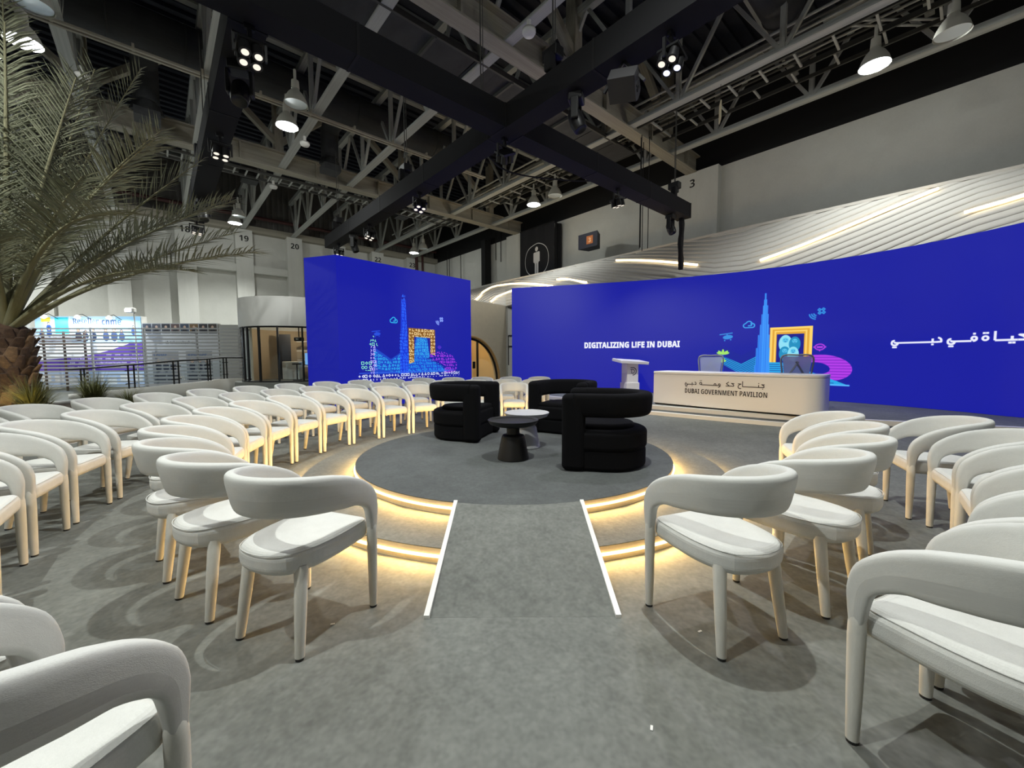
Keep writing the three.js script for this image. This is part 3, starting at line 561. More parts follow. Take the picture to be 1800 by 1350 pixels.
const cityTex = canvasTex(2048, 464, (x, W, Hh) => {
  const X = (s) => s / SL * W, Y = (h) => Hh - (h - WB) / (WTOP - WB) * Hh, kx = W / SL, q = (pts) => pts.map(([s, h]) => [X(s), Y(h)]);
  x.fillStyle = BLUE; x.fillRect(0, 0, W, Hh);
  x.fillStyle = '#f4f6ff'; x.font = 'bold 40px sans-serif'; x.save(); x.translate(X(2.63), Y(1.69)); const tw = x.measureText('DIGITALIZING L!FE IN DUBAI').width; x.scale(3.11 * kx / tw, .86); x.fillText('DIGITALIZING L!FE IN DUBAI', 0, 0); x.lineWidth = 2; x.strokeStyle = '#f4f6ff'; x.strokeText('DIGITALIZING L!FE IN DUBAI', 0, 0); x.restore();
  x.strokeStyle = x.fillStyle = '#eef0ff'; const k = .19 * kx;
  arabic(x, [['ya', 0], ['bar', .5, 3.3], ['ba', 3.8], ['bar', 3.75, .5], ['dal', 4.25], ['ya', 5.1], ['bar', 5.6, 1.5], ['fa', 7.3], ['taM', 8.2], ['alef', 8.95], ['bar', 8.95, 1.3], ['yaMid', 10.2], ['bar', 10.2, .4], ['ha', 10.6], ['bar', 11.1, .5], ['alef', 12.4], ['bar', 12.4, .8], ['alef', 13.2]], X(10.8), Y(1.68), k, 5.2);
  // hills, tower, frame, ring building
  x.fillStyle = '#1f9de0'; poly(x, q([[6.95, 1.4], [7.48, 1.15], [7.9, 1.4], [7.9, .8], [7.55, .8], [6.95, 1.15]])); x.fill();
  x.fillStyle = '#1a8fd8'; poly(x, q([[8.1, 1.3], [8.6, 1.22], [9.1, 1.05], [9.5, .85], [10.0, .6], [7.2, .6], [7.4, .78], [8.0, .9]])); x.fill();
  x.strokeStyle = '#12258c'; x.lineWidth = 2; for (let j = 0; j < 14; j++) { const h = .66 + j * .055; x.beginPath(); x.moveTo(X(6.9), Y(h + .32)); x.lineTo(X(7.48), Y(h)); x.lineTo(X(7.95), Y(h + .28)); x.stroke(); x.beginPath(); x.moveTo(X(8.2), Y(h)); x.lineTo(X(9.9), Y(h - .02)); x.stroke(); }
  x.fillStyle = '#e3a636'; x.fillRect(X(8.19), Y(2.2), X(9.19) - X(8.19), Y(1.0) - Y(2.2)); x.fillStyle = '#ffd56a'; for (const [a, b, c, d] of [[8.19, 2.2, 1.0, .06], [8.19, 2.2, .06, 1.2], [9.12, 2.2, .07, 1.2], [8.3, 2.1, .04, 1.1], [9.03, 2.1, .04, 1.1], [8.3, 2.1, .77, .04]]) x.fillRect(X(a), Y(b), c * kx, d * kx);
  x.fillStyle = '#12168a'; x.fillRect(X(8.36), Y(2.0), .64 * kx, 1.0 * kx);
  for (const [cx, cy, r, veil] of [[8.57, 1.83, .1, 1], [8.79, 1.8, .085, 0], [8.56, 1.53, .085, 0], [8.76, 1.52, .085, 1]]) {                       // four simple figures
    x.fillStyle = veil ? '#8fe0f5' : '#1d8fc0'; x.beginPath(); x.ellipse(X(cx), Y(cy - r * 1.0), r * 1.6 * kx, r * 2.5 * kx, 0, 0, 7); x.fill();
    x.fillStyle = '#59c7ec'; x.beginPath(); x.arc(X(cx), Y(cy), r * .72 * kx, 0, 7); x.fill(); x.fillStyle = '#12379a'; for (const d of [-.3, .3]) x.fillRect(X(cx + r * d) - 1, Y(cy + r * .1) - 1, 2.4, 2); x.fillRect(X(cx) - 3, Y(cy - r * .35), 6, 1.6);
  }
  x.fillStyle = '#b23be8'; x.beginPath(); x.ellipse(X(9.45), Y(1.06), .62 * kx, .36 * kx, .1, 0, 7); x.fill(); x.save(); x.clip(); x.strokeStyle = '#7f22c4'; x.lineWidth = 2.6; for (let h = .74; h < 1.42; h += .075) { x.beginPath(); x.moveTo(X(8.8), Y(h)); x.lineTo(X(10.1), Y(h)); x.stroke(); } x.restore();
  x.fillStyle = BLUE; x.beginPath(); x.ellipse(X(9.3), Y(1.05), .3 * kx, .16 * kx, .12, 0, 7); x.fill();
  x.fillStyle = BLUE; poly(x, q([[8.6, 1.5], [8.95, 1.36], [8.82, 1.2], [8.6, 1.2]])); 
  x.fillStyle = '#27a7e8'; poly(x, q([[8.15, 1.2], [8.5, 1.2], [9.0, 1.02], [9.45, .84], [9.98, .62], [8.15, .62]])); x.fill(); x.strokeStyle = '#12409c'; for (let h = .66; h < 1.16; h += .06) { x.beginPath(); x.moveTo(X(8.15), Y(h)); x.lineTo(X(9.8 - (h - .62) * 2.6), Y(h)); x.stroke(); }
  const tiers = [[7.83, 8.2, 1.1], [7.86, 8.19, 1.62], [7.9, 8.17, 2.0], [7.94, 8.15, 2.3], [7.97, 8.13, 2.6], [8.0, 8.11, 2.85], [8.02, 8.08, 3.02], [8.035, 8.06, 3.2]];
  for (const [a, b, h] of tiers) { x.fillStyle = '#1b5fe0'; x.fillRect(X(a), Y(h), (b - a) * kx, (h - .62) * kx); }
  x.strokeStyle = '#3fa0ff'; x.lineWidth = 2; for (const [a, b, h] of tiers) { x.beginPath(); x.moveTo(X(a), Y(.62)); x.lineTo(X(a), Y(h)); x.moveTo(X(b), Y(h)); x.lineTo(X(b), Y(.62)); x.stroke(); }
  for (const [cx, cy] of [[6.98, 1.46], [6.9, 1.22]]) { x.strokeStyle = '#2b50d8'; x.lineWidth = 5; x.beginPath(); x.moveTo(X(cx), Y(cy)); x.lineTo(X(cx), Y(.62)); x.stroke(); x.fillStyle = '#a5e86a'; for (const a of [-2.9, -2.4, -1.57, -.7, -.2]) { x.beginPath(); x.ellipse(X(cx) + Math.cos(a) * .09 * kx, Y(cy) + Math.sin(a) * .05 * kx, .09 * kx, .035 * kx, a, 0, 7); x.fill(); } }
  x.fillStyle = '#57b8ff'; x.fillRect(X(6.75), Y(.63), X(10.03) - X(6.75), 5);
  icons(x, [['cloud', X(7.65), Y(2.31), 34, '#39a7ef'], ['copter', X(7.08), Y(2.0), 40, '#2f8fe0'], ['sat', X(9.28), Y(2.5), 34, '#2f8fe0'], ['chat', X(9.36), Y(1.62), 32, '#b03ce0']]);
});
{
  const t = thing('video_wall', 'long curved blue video wall with white lettering and skyline picture', 'video wall', [0, 0, 0]);
  const face = grid(140, 2, (a, b) => { const [px, pz] = wallAt(thAt(a * SL)); return V3(px, WB + b * (WTOP - WB), pz); });
  mesh('display', face, std({ color: 0x000000, emissive: 0xffffff, emissiveMap: cityTex, emissiveIntensity: 1, roughness: .6 }), t);
  const rings = []; for (let k = 0; k <= 100; k++) { const th = thAt(k / 100 * SL), a = wallAt(th, .012), b = wallAt(th, .05); rings.push([V3(a[0], 0, a[1]), V3(a[0], WTOP - .004, a[1]), V3(b[0], WTOP - .004, b[1]), V3(b[0], 0, b[1])]); }
  mesh('cabinet', loft(rings), MAT.blackMatt, t);
  for (let k = 0; k < 6; k++) { const th = thAt((k + .5) / 6 * SL), p = wallAt(th, -.06), q = wallAt(th, -2); rectLight(0x1c2cff, LV.screen, SL / 6 * .95, 3.2, V3(p[0], 2.05, p[1]), V3(q[0], 2.05, q[1])); }
}
// ---------------------------------------------------------------- the flat blue video wall at the left
const LA = V3(-4.55, 0, -10.59), LB = V3(-1.43, 0, -14.2), LS = V3(-5.55, 0, -10.92), LT = 4.06, LLEN = 4.771;
const glyphTex = canvasTex(1280, 1089, (x, W, Hh) => {
  const k = W / LLEN, X = (s) => s * k, Y = (h) => Hh - h * k; let sd = 77; const r = () => { sd = (sd * 1664525 + 1013904223) >>> 0; return sd / 4294967296; };
  x.fillStyle = BLUE; x.fillRect(0, 0, W, Hh); x.lineWidth = 5;
  const glyphs = (pts, col, step) => {
    x.save(); poly(x, pts.map(([a, b]) => [X(a), Y(b)])); x.clip(); x.strokeStyle = col; const bx = pts.map((p) => X(p[0])), by = pts.map((p) => Y(p[1]));
    for (let yy = Math.min(...by) + step / 2; yy < Math.max(...by) + step; yy += step) for (let xx = Math.min(...bx) + step / 2; xx < Math.max(...bx) + step; xx += step * (.7 + r() * .5)) {
      const g = r() * 6 | 0, s = step * .3; x.beginPath();
      if (g === 0) x.arc(xx, yy, s, 0, 7); else if (g === 1) x.rect(xx - s, yy - s, 2 * s, 2 * s); else if (g === 2) { x.moveTo(xx - s, yy + s); x.lineTo(xx, yy - s); x.lineTo(xx + s, yy + s); x.closePath(); } else if (g === 3) { x.moveTo(xx, yy - s); x.lineTo(xx + s, yy); x.lineTo(xx, yy + s); x.lineTo(xx - s, yy); x.closePath(); } else if (g === 4) { x.moveTo(xx - s, yy); x.lineTo(xx + s, yy); x.moveTo(xx, yy - s); x.lineTo(xx, yy + s); } else { x.moveTo(xx - s, yy - s); x.lineTo(xx - s, yy + s); x.lineTo(xx + s, yy + s); }
      x.stroke();
    } x.restore();
  };
  const fill = (pts, col) => { x.fillStyle = col; poly(x, pts.map(([a, b]) => [X(a), Y(b)])); x.fill(); };
  fill([[1.0, 1.7], [1.55, 1.35], [1.9, 1.55], [1.9, .92], [1.0, .92]], '#1a48c8'); glyphs([[1.0, 1.6], [1.55, 1.3], [1.9, 1.5], [1.9, .92], [1.0, 1.1]], '#2fb4f0', 26);
  fill([[2.1, 1.5], [2.6, 1.45], [3.3, 1.15], [3.7, .92], [2.1, .92]], '#1646d0'); glyphs([[2.1, 1.55], [2.7, 1.5], [3.3, 1.2], [3.75, .92], [2.1, .92]], '#1e9bf0', 26);
  fill([[1.94, 3.1], [2.1, 3.1], [2.16, .9], [1.84, .9]], '#1238d8'); glyphs([[1.95, 3.28], [2.08, 3.25], [2.12, 2.4], [2.16, .9], [1.84, .9], [1.86, 2.0], [1.95, 2.4]], '#2b6dff', 26);
  fill([[2.45, 2.05], [2.85, 2.05], [2.95, 1.4], [2.35, 1.4]], '#1a66d8'); glyphs([[2.45, 2.08], [2.85, 2.05], [2.95, 1.4], [2.35, 1.4]], '#35b5f2', 28);
  for (const f of [[[2.17, 2.29], [3.18, 2.27], [3.18, 2.0], [2.17, 2.03]], [[2.17, 2.1], [2.38, 2.1], [2.36, 1.25], [2.17, 1.2]], [[2.98, 2.1], [3.18, 2.1], [3.18, 1.45], [2.98, 1.5]]]) { fill(f, '#8a5c18'); glyphs(f, '#ffe0a0', 30); }
  glyphs([[2.95, 1.5], [3.4, 1.6], [3.9, 1.45], [4.15, 1.1], [3.95, .85], [3.5, .9], [3.6, 1.1], [3.3, 1.25], [3.0, 1.3]], '#b23cf0', 28);
  glyphs([[.85, 1.7], [1.15, 1.7], [1.05, 1.95], [.98, 2.05], [.92, 1.9]], '#8ff0c8', 30); glyphs([[.6, 1.3], [.98, 1.3], [.95, 1.0], [.62, 1.05]], '#8ff0c8', 32); glyphs([[.92, 1.75], [1.05, 1.75], [1.1, .9], [.86, .9]], '#c9b8ff', 28);
  glyphs([[.5, .93], [4.2, .93], [4.2, .78], [.5, .74]], '#e8f0ff', 30); x.fillStyle = '#3a6cf0'; x.fillRect(X(.55), Y(.97), 3.4 * k, 5);
  icons(x, [['cloud', X(1.67), Y(2.48), 62, '#2fb4f0'], ['copter', X(1.11), Y(2.09), 66, '#2450dc'], ['sat', X(3.38), Y(2.55), 62, '#8aa6ff'], ['chat', X(3.35), Y(1.72), 40, '#5a30d0']]);
});
{
  const t = thing('video_wall', 'tall flat blue video wall with a skyline made of tiny symbols', 'video wall', [0, 0, 0]);
  const back = V3(-.79, 0, -.7).multiplyScalar(.12);
  const wallFace = (a, b, y0, y1) => grid(1, 1, (s, h) => V3(a.x + (b.x - a.x) * s, y0 + (y1 - y0) * h, a.z + (b.z - a.z) * s));
  mesh('display', wallFace(LA, LB, 0, LT), std({ color: 0x000000, emissive: 0xffffff, emissiveMap: glyphTex, emissiveIntensity: 1, roughness: .6 }), t);
  mesh('side_display', wallFace(LS, LA, 0, LT), std({ color: 0x000000, emissive: new THREE.Color().setStyle(BLUE), emissiveIntensity: .92, roughness: .6 }), t);
  const s = new THREE.Shape([[LS.x - .0, -LS.z - .012], [LA.x, -LA.z + .014], [LB.x - .012, -LB.z + .012], [LB.x - .35, -LB.z + .3], [LS.x - .25, -LS.z + .7]].map(([a, b]) => new THREE.Vector2(a, b)));
  mesh('cabinet', [extrudeUp(new THREE.Shape([[LS.x + .01, -LS.z + .02], [LA.x, -LA.z + .02], [LB.x - .005, -LB.z + .02], [LB.x - .3, -LB.z + .35], [LS.x - .2, -LS.z + .8]].map(([a, b]) => new THREE.Vector2(a, b))), LT, 0)], MAT.blackMatt, t);
  const m = LA.clone().lerp(LB, .5), n = V3(.757, 0, .654); rectLight(0x1c2cff, LV.screen, 4.5, 3.6, m.clone().addScaledVector(n, .05).setY(2.1), m.clone().addScaledVector(n, 3).setY(2.1));
}
// ---------------------------------------------------------------- the layered white canopy above the curved wall
const CAN = [[-2.62,3.8,-15.4,-4.72,5.6,-27.72,-0.2],[-2.28,3.8,-16.11,-3.78,5.6,-26.65,0.3],[-2.01,3.8,-16.64,-3.12,5.6,-25.9,0.695],[-1.75,3.8,-17.1,-2.58,5.6,-25.29,1.037],[-1.53,3.8,-17.42,-2.18,5.6,-24.83,1.3],[-1.26,3.8,-17.81,-1.72,5.6,-24.31,1.7],[-1.03,3.8,-18.13,-1.36,5.6,-23.89,1.89],[-0.79,3.8,-18.45,-1.0,5.6,-23.49,2.08],[-0.53,3.8,-18.78,-0.66,5.6,-23.09,2.108],[-0.27,3.8,-19.1,-0.32,5.6,-22.72,2.136],[0.0,3.81,-18.58,0.0,5.6,-22.35,2.125],[0.38,3.83,-17.79,0.46,5.6,-21.82,2.014],[0.72,3.85,-17.0,0.91,5.6,-21.32,1.886],[1.05,3.86,-16.42,1.33,5.6,-20.83,1.744],[1.35,3.88,-15.84,1.73,5.6,-20.37,1.575],[1.71,3.91,-15.07,2.25,5.6,-19.79,1.35],[2.04,3.93,-14.37,2.73,5.6,-19.24,1.19],[2.61,3.93,-14.19,3.41,5.6,-18.47,0.95],[3.18,3.93,-14.01,4.03,5.6,-17.76,0.777],[3.9,3.93,-13.76,4.79,5.6,-16.89,0.579],[4.76,3.93,-13.43,5.65,5.6,-15.92,0.383],[5.56,3.93,-13.06,6.41,5.6,-15.06,0.186],[6.28,3.93,-12.65,7.09,5.6,-14.28,0.042],[6.94,3.93,-12.22,7.7,5.6,-13.58,0.025],[7.51,3.93,-11.77,8.26,5.6,-12.94,0.101],[8.01,3.93,-11.3,8.77,5.6,-12.37,0.227],[8.44,3.93,-10.83,9.23,5.6,-11.84,0.354],[8.8,3.93,-10.35,9.66,5.6,-11.35,0.479],[9.1,3.93,-9.88,10.05,5.6,-10.9,0.603],[9.34,3.93,-9.41,10.42,5.6,-10.49,0.726],[9.52,3.93,-8.95,10.75,5.6,-10.11,0.837],[9.66,3.93,-8.51,11.07,5.6,-9.75,0.93],[9.75,3.93,-8.09,11.36,5.6,-9.42,0.965],[9.81,3.93,-7.68,11.63,5.6,-9.11,1.0],[10.01,3.93,-7.28,11.98,5.6,-8.71,0.953],[10.15,3.93,-6.82,12.35,5.6,-8.29,0.9],[10.27,3.93,-6.29,12.76,5.6,-7.82,0.757],[10.38,3.93,-5.63,13.3,5.6,-7.21,0.543],[10.45,3.93,-4.91,13.9,5.6,-6.53,0.4]];
const NC = CAN.length - 1;
function canAt(i, t) { const k = Math.min(NC - 1, Math.max(0, i | 0)), w = i - k, L = (j) => CAN[k][j] + (CAN[k + 1][j] - CAN[k][j]) * w; return V3(L(0) + (L(3) - L(0)) * t, L(1) - .035 + (L(4) - L(1)) * t, L(2) + (L(5) - L(2)) * t); }
const canT = (i) => { const k = Math.min(NC - 1, Math.max(0, i | 0)), w = i - k; return CAN[k][6] + (CAN[k + 1][6] - CAN[k][6]) * w; };
const canN = (i, t) => { const a = canAt(Math.min(i + .3, NC), t).sub(canAt(Math.max(i - .3, 0), t)), b = canAt(i, Math.min(1, t + .05)).sub(canAt(i, Math.max(0, t - .05))); const n = a.cross(b).normalize(); return n.y < 0 ? n.negate() : n; };
{
  const t = thing('wave_canopy', 'white layered wave canopy with glowing lines above the curved screen', 'canopy', [0, 0, 0]);
  const DC = .115, STEP = .03;
  for (let c = -2.3; c < 1.1; c += DC) {                              // one strip for each layer, clipped where it leaves the soffit
    const runs = []; let run = [];
    for (let i = 0; i <= NC * 10; i++) {
      const ii = i / 10, lo = c + canT(ii), hi = lo + DC; const a = Math.max(0, lo), b = Math.min(1, hi);
      if (b - a > .0008) {                                            // soft saw-tooth section: rounded lower lip, long slope back up
        const n = canN(ii, (a + b) / 2), lift = (f) => f < .22 ? STEP * Math.sin(f / .22 * Math.PI / 2) : STEP * (1 - (f - .22) / .78), P = (f) => canAt(ii, a + (b - a) * f).addScaledVector(n, lift((a + (b - a) * f - lo) / DC));
        run.push([P(0), P(.08), P(.16), P(.3), P(.6), P(1), canAt(ii, b).addScaledVector(n, -.04), canAt(ii, a).addScaledVector(n, -.04)]);
      } else { if (run.length > 2) runs.push(run); run = []; }
    }
    if (run.length > 2) runs.push(run);
    for (const r of runs) mesh('layer', loft(r), MAT.canopy, t);
  }
  // closing sheets behind the layers
  mesh('rear_edge', bar(V3(...CAN[0].slice(3, 6)).setY(5.6), V3(...CAN[NC].slice(3, 6)).setY(5.6), .08, .08), MAT.canopy, t);
  const ledLine = (pts) => {
    const P = pts.map(([i, tt]) => canAt(i, tt).addScaledVector(canN(i, tt), STEP + .03)); mesh('led_line', tube(P, .035, 40, 8), canopyLedMat, t);
    const n = Math.max(1, Math.round(P[0].distanceTo(P[P.length - 1]) / 1.6)), cv = new THREE.CatmullRomCurve3(P);
    for (let k = 0; k < n; k++) { const a = cv.getPointAt(k / n), b = cv.getPointAt((k + 1) / n), m = cv.getPointAt((k + .5) / n), nn = canN(pts[0][0], .5); const l = new THREE.RectAreaLight(0xffd9a0, LV.canopyLed, a.distanceTo(b), .06); const x = b.clone().sub(a).normalize(), z = nn.clone().negate().addScaledVector(x, nn.dot(x)).normalize(), y = new THREE.Vector3().crossVectors(z, x); l.quaternion.setFromRotationMatrix(new THREE.Matrix4().makeBasis(x, y, z)); l.position.copy(m).addScaledVector(nn, .06); scene.add(l); }
  };
  ledLine([[18.55, .8], [19.5, .62], [20.5, .42], [21.44, .25]]);
  ledLine([[15, .4], [15.6, .32], [17, .02]]);
  ledLine([[23.6, .17], [25, .35], [27, .62], [29.6, .92]]);
  ledLine([[30.56, .36], [32, .4], [33.2, .44], [34.5, .42], [36, .3]]);
  ledLine([[4, .06], [4.6, .3], [5.4, .62], [7, .83], [9, .84], [11, .72], [13, .46], [14.6, .16]]);
  ledLine([[6.4, .06], [7.6, .32], [9, .46], [10.4, .5]]);
}
// ---------------------------------------------------------------- low platform in front of the curved wall
const platFront = [[.15, -13.6], [.7, -12.3], [1.8, -10.95], [3.26, -9.55], [4.5, -8.45], [5.56, -7.62], [6.9, -6.95], [8.2, -6.32], [9.4, -5.7], [10.3, -5.2]];
function platShape(off) {
  const c = new THREE.CatmullRomCurve3(platFront.map(([x, z]) => V3(x, 0, z))), s = new THREE.Shape(), pts = [];
  for (let k = 0; k <= 60; k++) { const p = c.getPoint(k / 60), T = c.getTangent(k / 60), n = V3(T.z, 0, -T.x); if (n.z > 0) n.negate(); p.addScaledVector(n, off); pts.push([p.x, -p.z]); }
  const back = []; for (let k = 60; k >= 0; k--) { const [x, z] = wallAt(.0 + k / 60 * 1.58, -.006); back.push([x, -z]); }
  return new THREE.Shape([...pts, ...back].map(([a, b]) => new THREE.Vector2(a, b)));
}
{
  const t = thing('presentation_platform', 'low two-step platform with white edges under the curved screen', 'platform', [0, 0, 0]);
  mesh('lower_step', extrudeUp(platShape(0), .08, 0), MAT.whitePaint, t); mesh('lower_tread', uvMetres(extrudeUp(platShape(.13), .004, .0795), 3.2), MAT.deck, t);
  mesh('upper_step', extrudeUp(platShape(.42), .095, .08), MAT.whitePaint, t); mesh('upper_deck', uvMetres(extrudeUp(platShape(.56), .004, .1745), 3.2), MAT.floor, t);
}
const PT = .179;
{ // presentation desk
  const a = V3(3.62, 0, -10.22), b = V3(5.95, 0, -7.66), L = a.distanceTo(b), ang = Math.atan2(-(b.z - a.z), b.x - a.x);
  const t = thing('presentation_desk', 'long white curved desk with lettering on its front', 'desk', [(a.x + b.x) / 2, PT, (a.z + b.z) / 2], ang);
  const plan = (o) => { const s = new THREE.Shape(), h = L / 2 + o, f = o, d = -.75 - o; s.moveTo(-h, -f + .0); s.quadraticCurveTo(0, -f - .1, h - .3, -f); s.quadraticCurveTo(h, -f + .03, h, -f + .34); s.lineTo(h, -d - .1); s.quadraticCurveTo(h, -d, h - .1, -d); s.lineTo(-h + .05, -d); s.lineTo(-h, -d - .05); s.closePath(); return s; };
  mesh('plinth', extrudeUp(plan(-.03), .05, 0), MAT.blackMatt, t); mesh('body', extrudeUp(plan(0), .735, .035, .008, 2, 20), MAT.whiteGloss, t);
  mesh('top', extrudeUp(plan(.004), .06, .775, .012, 3, 20), MAT.whiteGloss, t);
  const tx = canvasTex(1024, 256, (x) => {
    x.clearRect(0, 0, 1024, 256); x.fillStyle = x.strokeStyle = '#3a3532'; x.font = 'bold 80px sans-serif'; const w = x.measureText('DUBAI GOVERNMENT PAVILION').width; x.save(); x.translate(10, 230); x.scale(1004 / w, 1); x.fillText('DUBAI GOVERNMENT PAVILION', 0, 0); x.restore();
    const k = 62; arabic(x, [['ya', 0], ['bar', .5, 1.15], ['ba', 1.6], ['bar', 1.6, .4], ['dal', 2.15], ['taM', 3.45], ['bar', 3.6, 2.6], ['mim', 6.4], ['bar', 6.5, .5], ['waw', 7.25], ['kaf', 8.5], ['bar', 9.1, .4], ['ha', 9.5], ['haEnd', 10.8], ['alef', 11.65], ['bar', 11.65, 2.9], ['nun', 14.5], ['bar', 14.5, .4], ['jim', 14.9]], 15, 118, k, 9);
  });
  const lx0 = -L / 2 + .8, lw = 1.78;
  const curveZ = (x) => { const u = (x + L / 2) / (L - .3); return .1 * 2 * u * (1 - u) + .004; };
  mesh('lettering', grid(16, 1, (s, h) => { const x = lx0 + s * lw; return V3(x, .29 + h * .48, curveZ(x) + .004); }), decalMat(tx), t).castShadow = false;
}
{ // lectern
  const t = thing('lectern', 'white lectern with a D emblem in front of the blue screen', 'lectern', [3.78, PT, -12.85], .28);
  mesh('pedestal', rbox(.46, .38, .4, .01, 0, .19, 0), MAT.whiteGloss, t); mesh('column', rbox(.4, .62, .34, .01, 0, .68, 0), MAT.whiteGloss, t);
  const top = mesh('reading_top', rbox(1.0, .09, .56, .012), MAT.whiteGloss, t); top.position.set(0, 1.05, .02); top.rotation.set(.12, 0, -.06);
  const em = canvasTex(256, 256, (x) => { x.clearRect(0, 0, 256, 256); x.strokeStyle = '#4a4e58'; x.lineWidth = 20; x.beginPath(); x.moveTo(60, 40); x.lineTo(130, 40); x.arc(130, 128, 88, -1.57, 1.57); x.lineTo(118, 216); x.stroke(); x.lineWidth = 16; x.beginPath(); x.moveTo(92, 84); x.lineTo(92, 172); x.moveTo(60, 84); x.lineTo(126, 84); x.arc(126, 128, 44, -1.57, 1.57); x.lineTo(92, 172); x.stroke(); });
  mesh('emblem', new THREE.PlaneGeometry(.34, .34).translate(0, .74, .173), decalMat(em), t).castShadow = false;
}
// office chairs behind the desk
function officeChair(x, z, turn, label) {
  const t = thing('office_chair', label, 'office chair', [x, PT, z], turn, 'mesh office chairs behind the desk'), grey = std({ color: 0x8f9298, roughness: .5 }); t.scale.setScalar(1.13);
  const base = []; for (let k = 0; k < 5; k++) { const a = k * Math.PI * .4; base.push(bar(V3(0, .1, 0), V3(.28 * Math.cos(a), .07, .28 * Math.sin(a)), .05, .04)); } mesh('star_base', base, MAT.blackMetal, t);
  for (let k = 0; k < 5; k++) { const a = k * Math.PI * .4; mesh('caster', new THREE.CylinderGeometry(.03, .03, .04, 12).rotateZ(Math.PI / 2).translate(.28 * Math.cos(a), .03, .28 * Math.sin(a)), MAT.blackMetal, t); }
  mesh('column', cyl(.03, .03, .34, 0, .26, 0, 14), MAT.blackMetal, t); mesh('seat', rbox(.5, .08, .48, .035, 0, .46, 0), grey, t);
  const br = [V3(-.2, .56, -.24), V3(-.255, .8, -.27), V3(-.25, 1.06, -.3), V3(0, 1.085, -.31), V3(.25, 1.06, -.3), V3(.255, .8, -.27), V3(.2, .56, -.24), V3(0, .54, -.24)];
  mesh('back_frame', tube(br, .018, 64, 8, true), grey, t);
  mesh('back_mesh', grid(6, 6, (a, b) => V3((a - .5) * (.4 + .1 * b), .56 + b * .5, -.24 - .06 * b - .015 * Math.sin(Math.PI * a))), new THREE.MeshPhysicalMaterial({ color: 0xc4c9dc, roughness: .9, transmission: .4, thickness: 0, side: THREE.DoubleSide }), t);
  mesh('back_support', [bar(V3(0, .46, -.2), V3(0, .62, -.3), .05), bar(V3(-.18, .58, -.265), V3(.02, .95, -.33), .03), bar(V3(.18, .58, -.265), V3(-.02, .95, -.33), .03)], grey, t);
  for (const s of [-1, 1]) mesh('armrest', [bar(V3(s * .27, .46, 0), V3(s * .29, .66, 0), .03), rbox(.07, .03, .24, .012, s * .29, .67, 0)], grey, t);
}
officeChair(5.32, -10.85, -.6, 'grey mesh office chair behind the left end of the desk'); officeChair(6.75, -9.55, 2.6, 'grey mesh office chair behind the right end of the desk');

// ---------------------------------------------------------------- black lounge armchairs and side tables on the stage
const dPlan = (w, zf, zr) => { const s = new THREE.Shape(); s.moveTo(-w, -zf); s.lineTo(w, -zf); s.lineTo(w, -(zr + w)); s.absarc(0, -(zr + w), w, 0, Math.PI, false); s.closePath(); return s; };   // round back towards -z (shape y = -z)
function armchair(x, z, faceX, faceZ, label) {
  const t = thing('lounge_armchair', label, 'armchair', [x, S1, z], Math.atan2(faceX, faceZ), 'black lounge armchairs on the stage'), m = MAT.blackFabric; t.scale.set(1.08, 1.03, 1.08);
  mesh('base', extrudeUp(dPlan(.405, .3, -.43), .2, .012, .03, 4, 24), m, t);
  mesh('seat_block', extrudeUp(dPlan(.415, .31, -.44), .215, .195, .05, 5, 24), m, t);
  mesh('cushion', extrudeUp(dPlan(.3, .29, -.32), .09, .37, .04, 5, 20), m, t);
  for (const s of [-1, 1]) mesh('arm_post', rbox(.15, .77, .22, .055, s * .365, .39, .255, 5), m, t);
  const N = 48, rings = [];
  for (let k = 0; k <= N; k++) {
    const f = k / N; let px, pz, nx, nz; const straight = .3, arc = Math.PI * .365, tot = 2 * straight + arc; let d = f * tot;
    if (d < straight) { px = .365; pz = .255 - d; nx = 1; nz = 0; } else if (d < straight + arc) { const a = (d - straight) / .365; px = .365 * Math.cos(a); pz = -.045 - .365 * Math.sin(a); nx = Math.cos(a); nz = -Math.sin(a); } else { px = -.365; pz = -.045 + (d - straight - arc); nx = -1; nz = 0; }
    const ring = []; for (let q = 0; q < 20; q++) { const g = q / 20 * 2 * Math.PI, c = Math.cos(g), s = Math.sin(g), e = .5, o = .075 * Math.sign(c) * Math.abs(c) ** e, h = .118 * Math.sign(s) * Math.abs(s) ** e; ring.push(V3(px + nx * (o + h * .06), (.66 + h), pz + nz * (o + h * .06))); } rings.push(ring);
  }
  mesh('back_band', loft(rings), m, t); mesh('foot', extrudeUp(dPlan(.36, .26, -.38), .014, 0), MAT.blackMatt, t);
}
armchair(1.0, -4.42, -.97, -.25, 'black lounge armchair nearest the viewer seen from behind'); armchair(-.7, -5.95, .96, .3, 'black lounge armchair left of the side tables'); armchair(.84, -6.3, -.5, .87, 'black lounge armchair behind the side tables');
function sideTable(x, z, mat, label, s) {
  const t = thing('side_table', label, 'side table', [x, S1, z], 0, 'round side tables on the stage'); t.scale.set(1.07, .95, 1.07);
  mesh('base', lathe([[0, 0], [.17 * s, 0], [.172 * s, .012], [.125 * s, .27], [.115 * s, .29], [.09, .3], [0, .3]], 40), mat, t); mesh('neck', cyl(.07, .07, .13, 0, .35, 0, 28), mat, t);
  mesh('tray_top', lathe([[0, .41], [.2, .41], [.25, .43], [.275, .478], [.27, .482], [.262, .478], [.245, .458], [0, .456]], 48), mat, t);
}
sideTable(.01, -4.6, std({ color: 0x0c0c0d, roughness: .5 }), 'black round tray table with tapered base', 1); sideTable(.19, -5.2, std({ color: 0xb4b4b6, roughness: .5 }), 'pale grey round tray table behind the black one', .95);
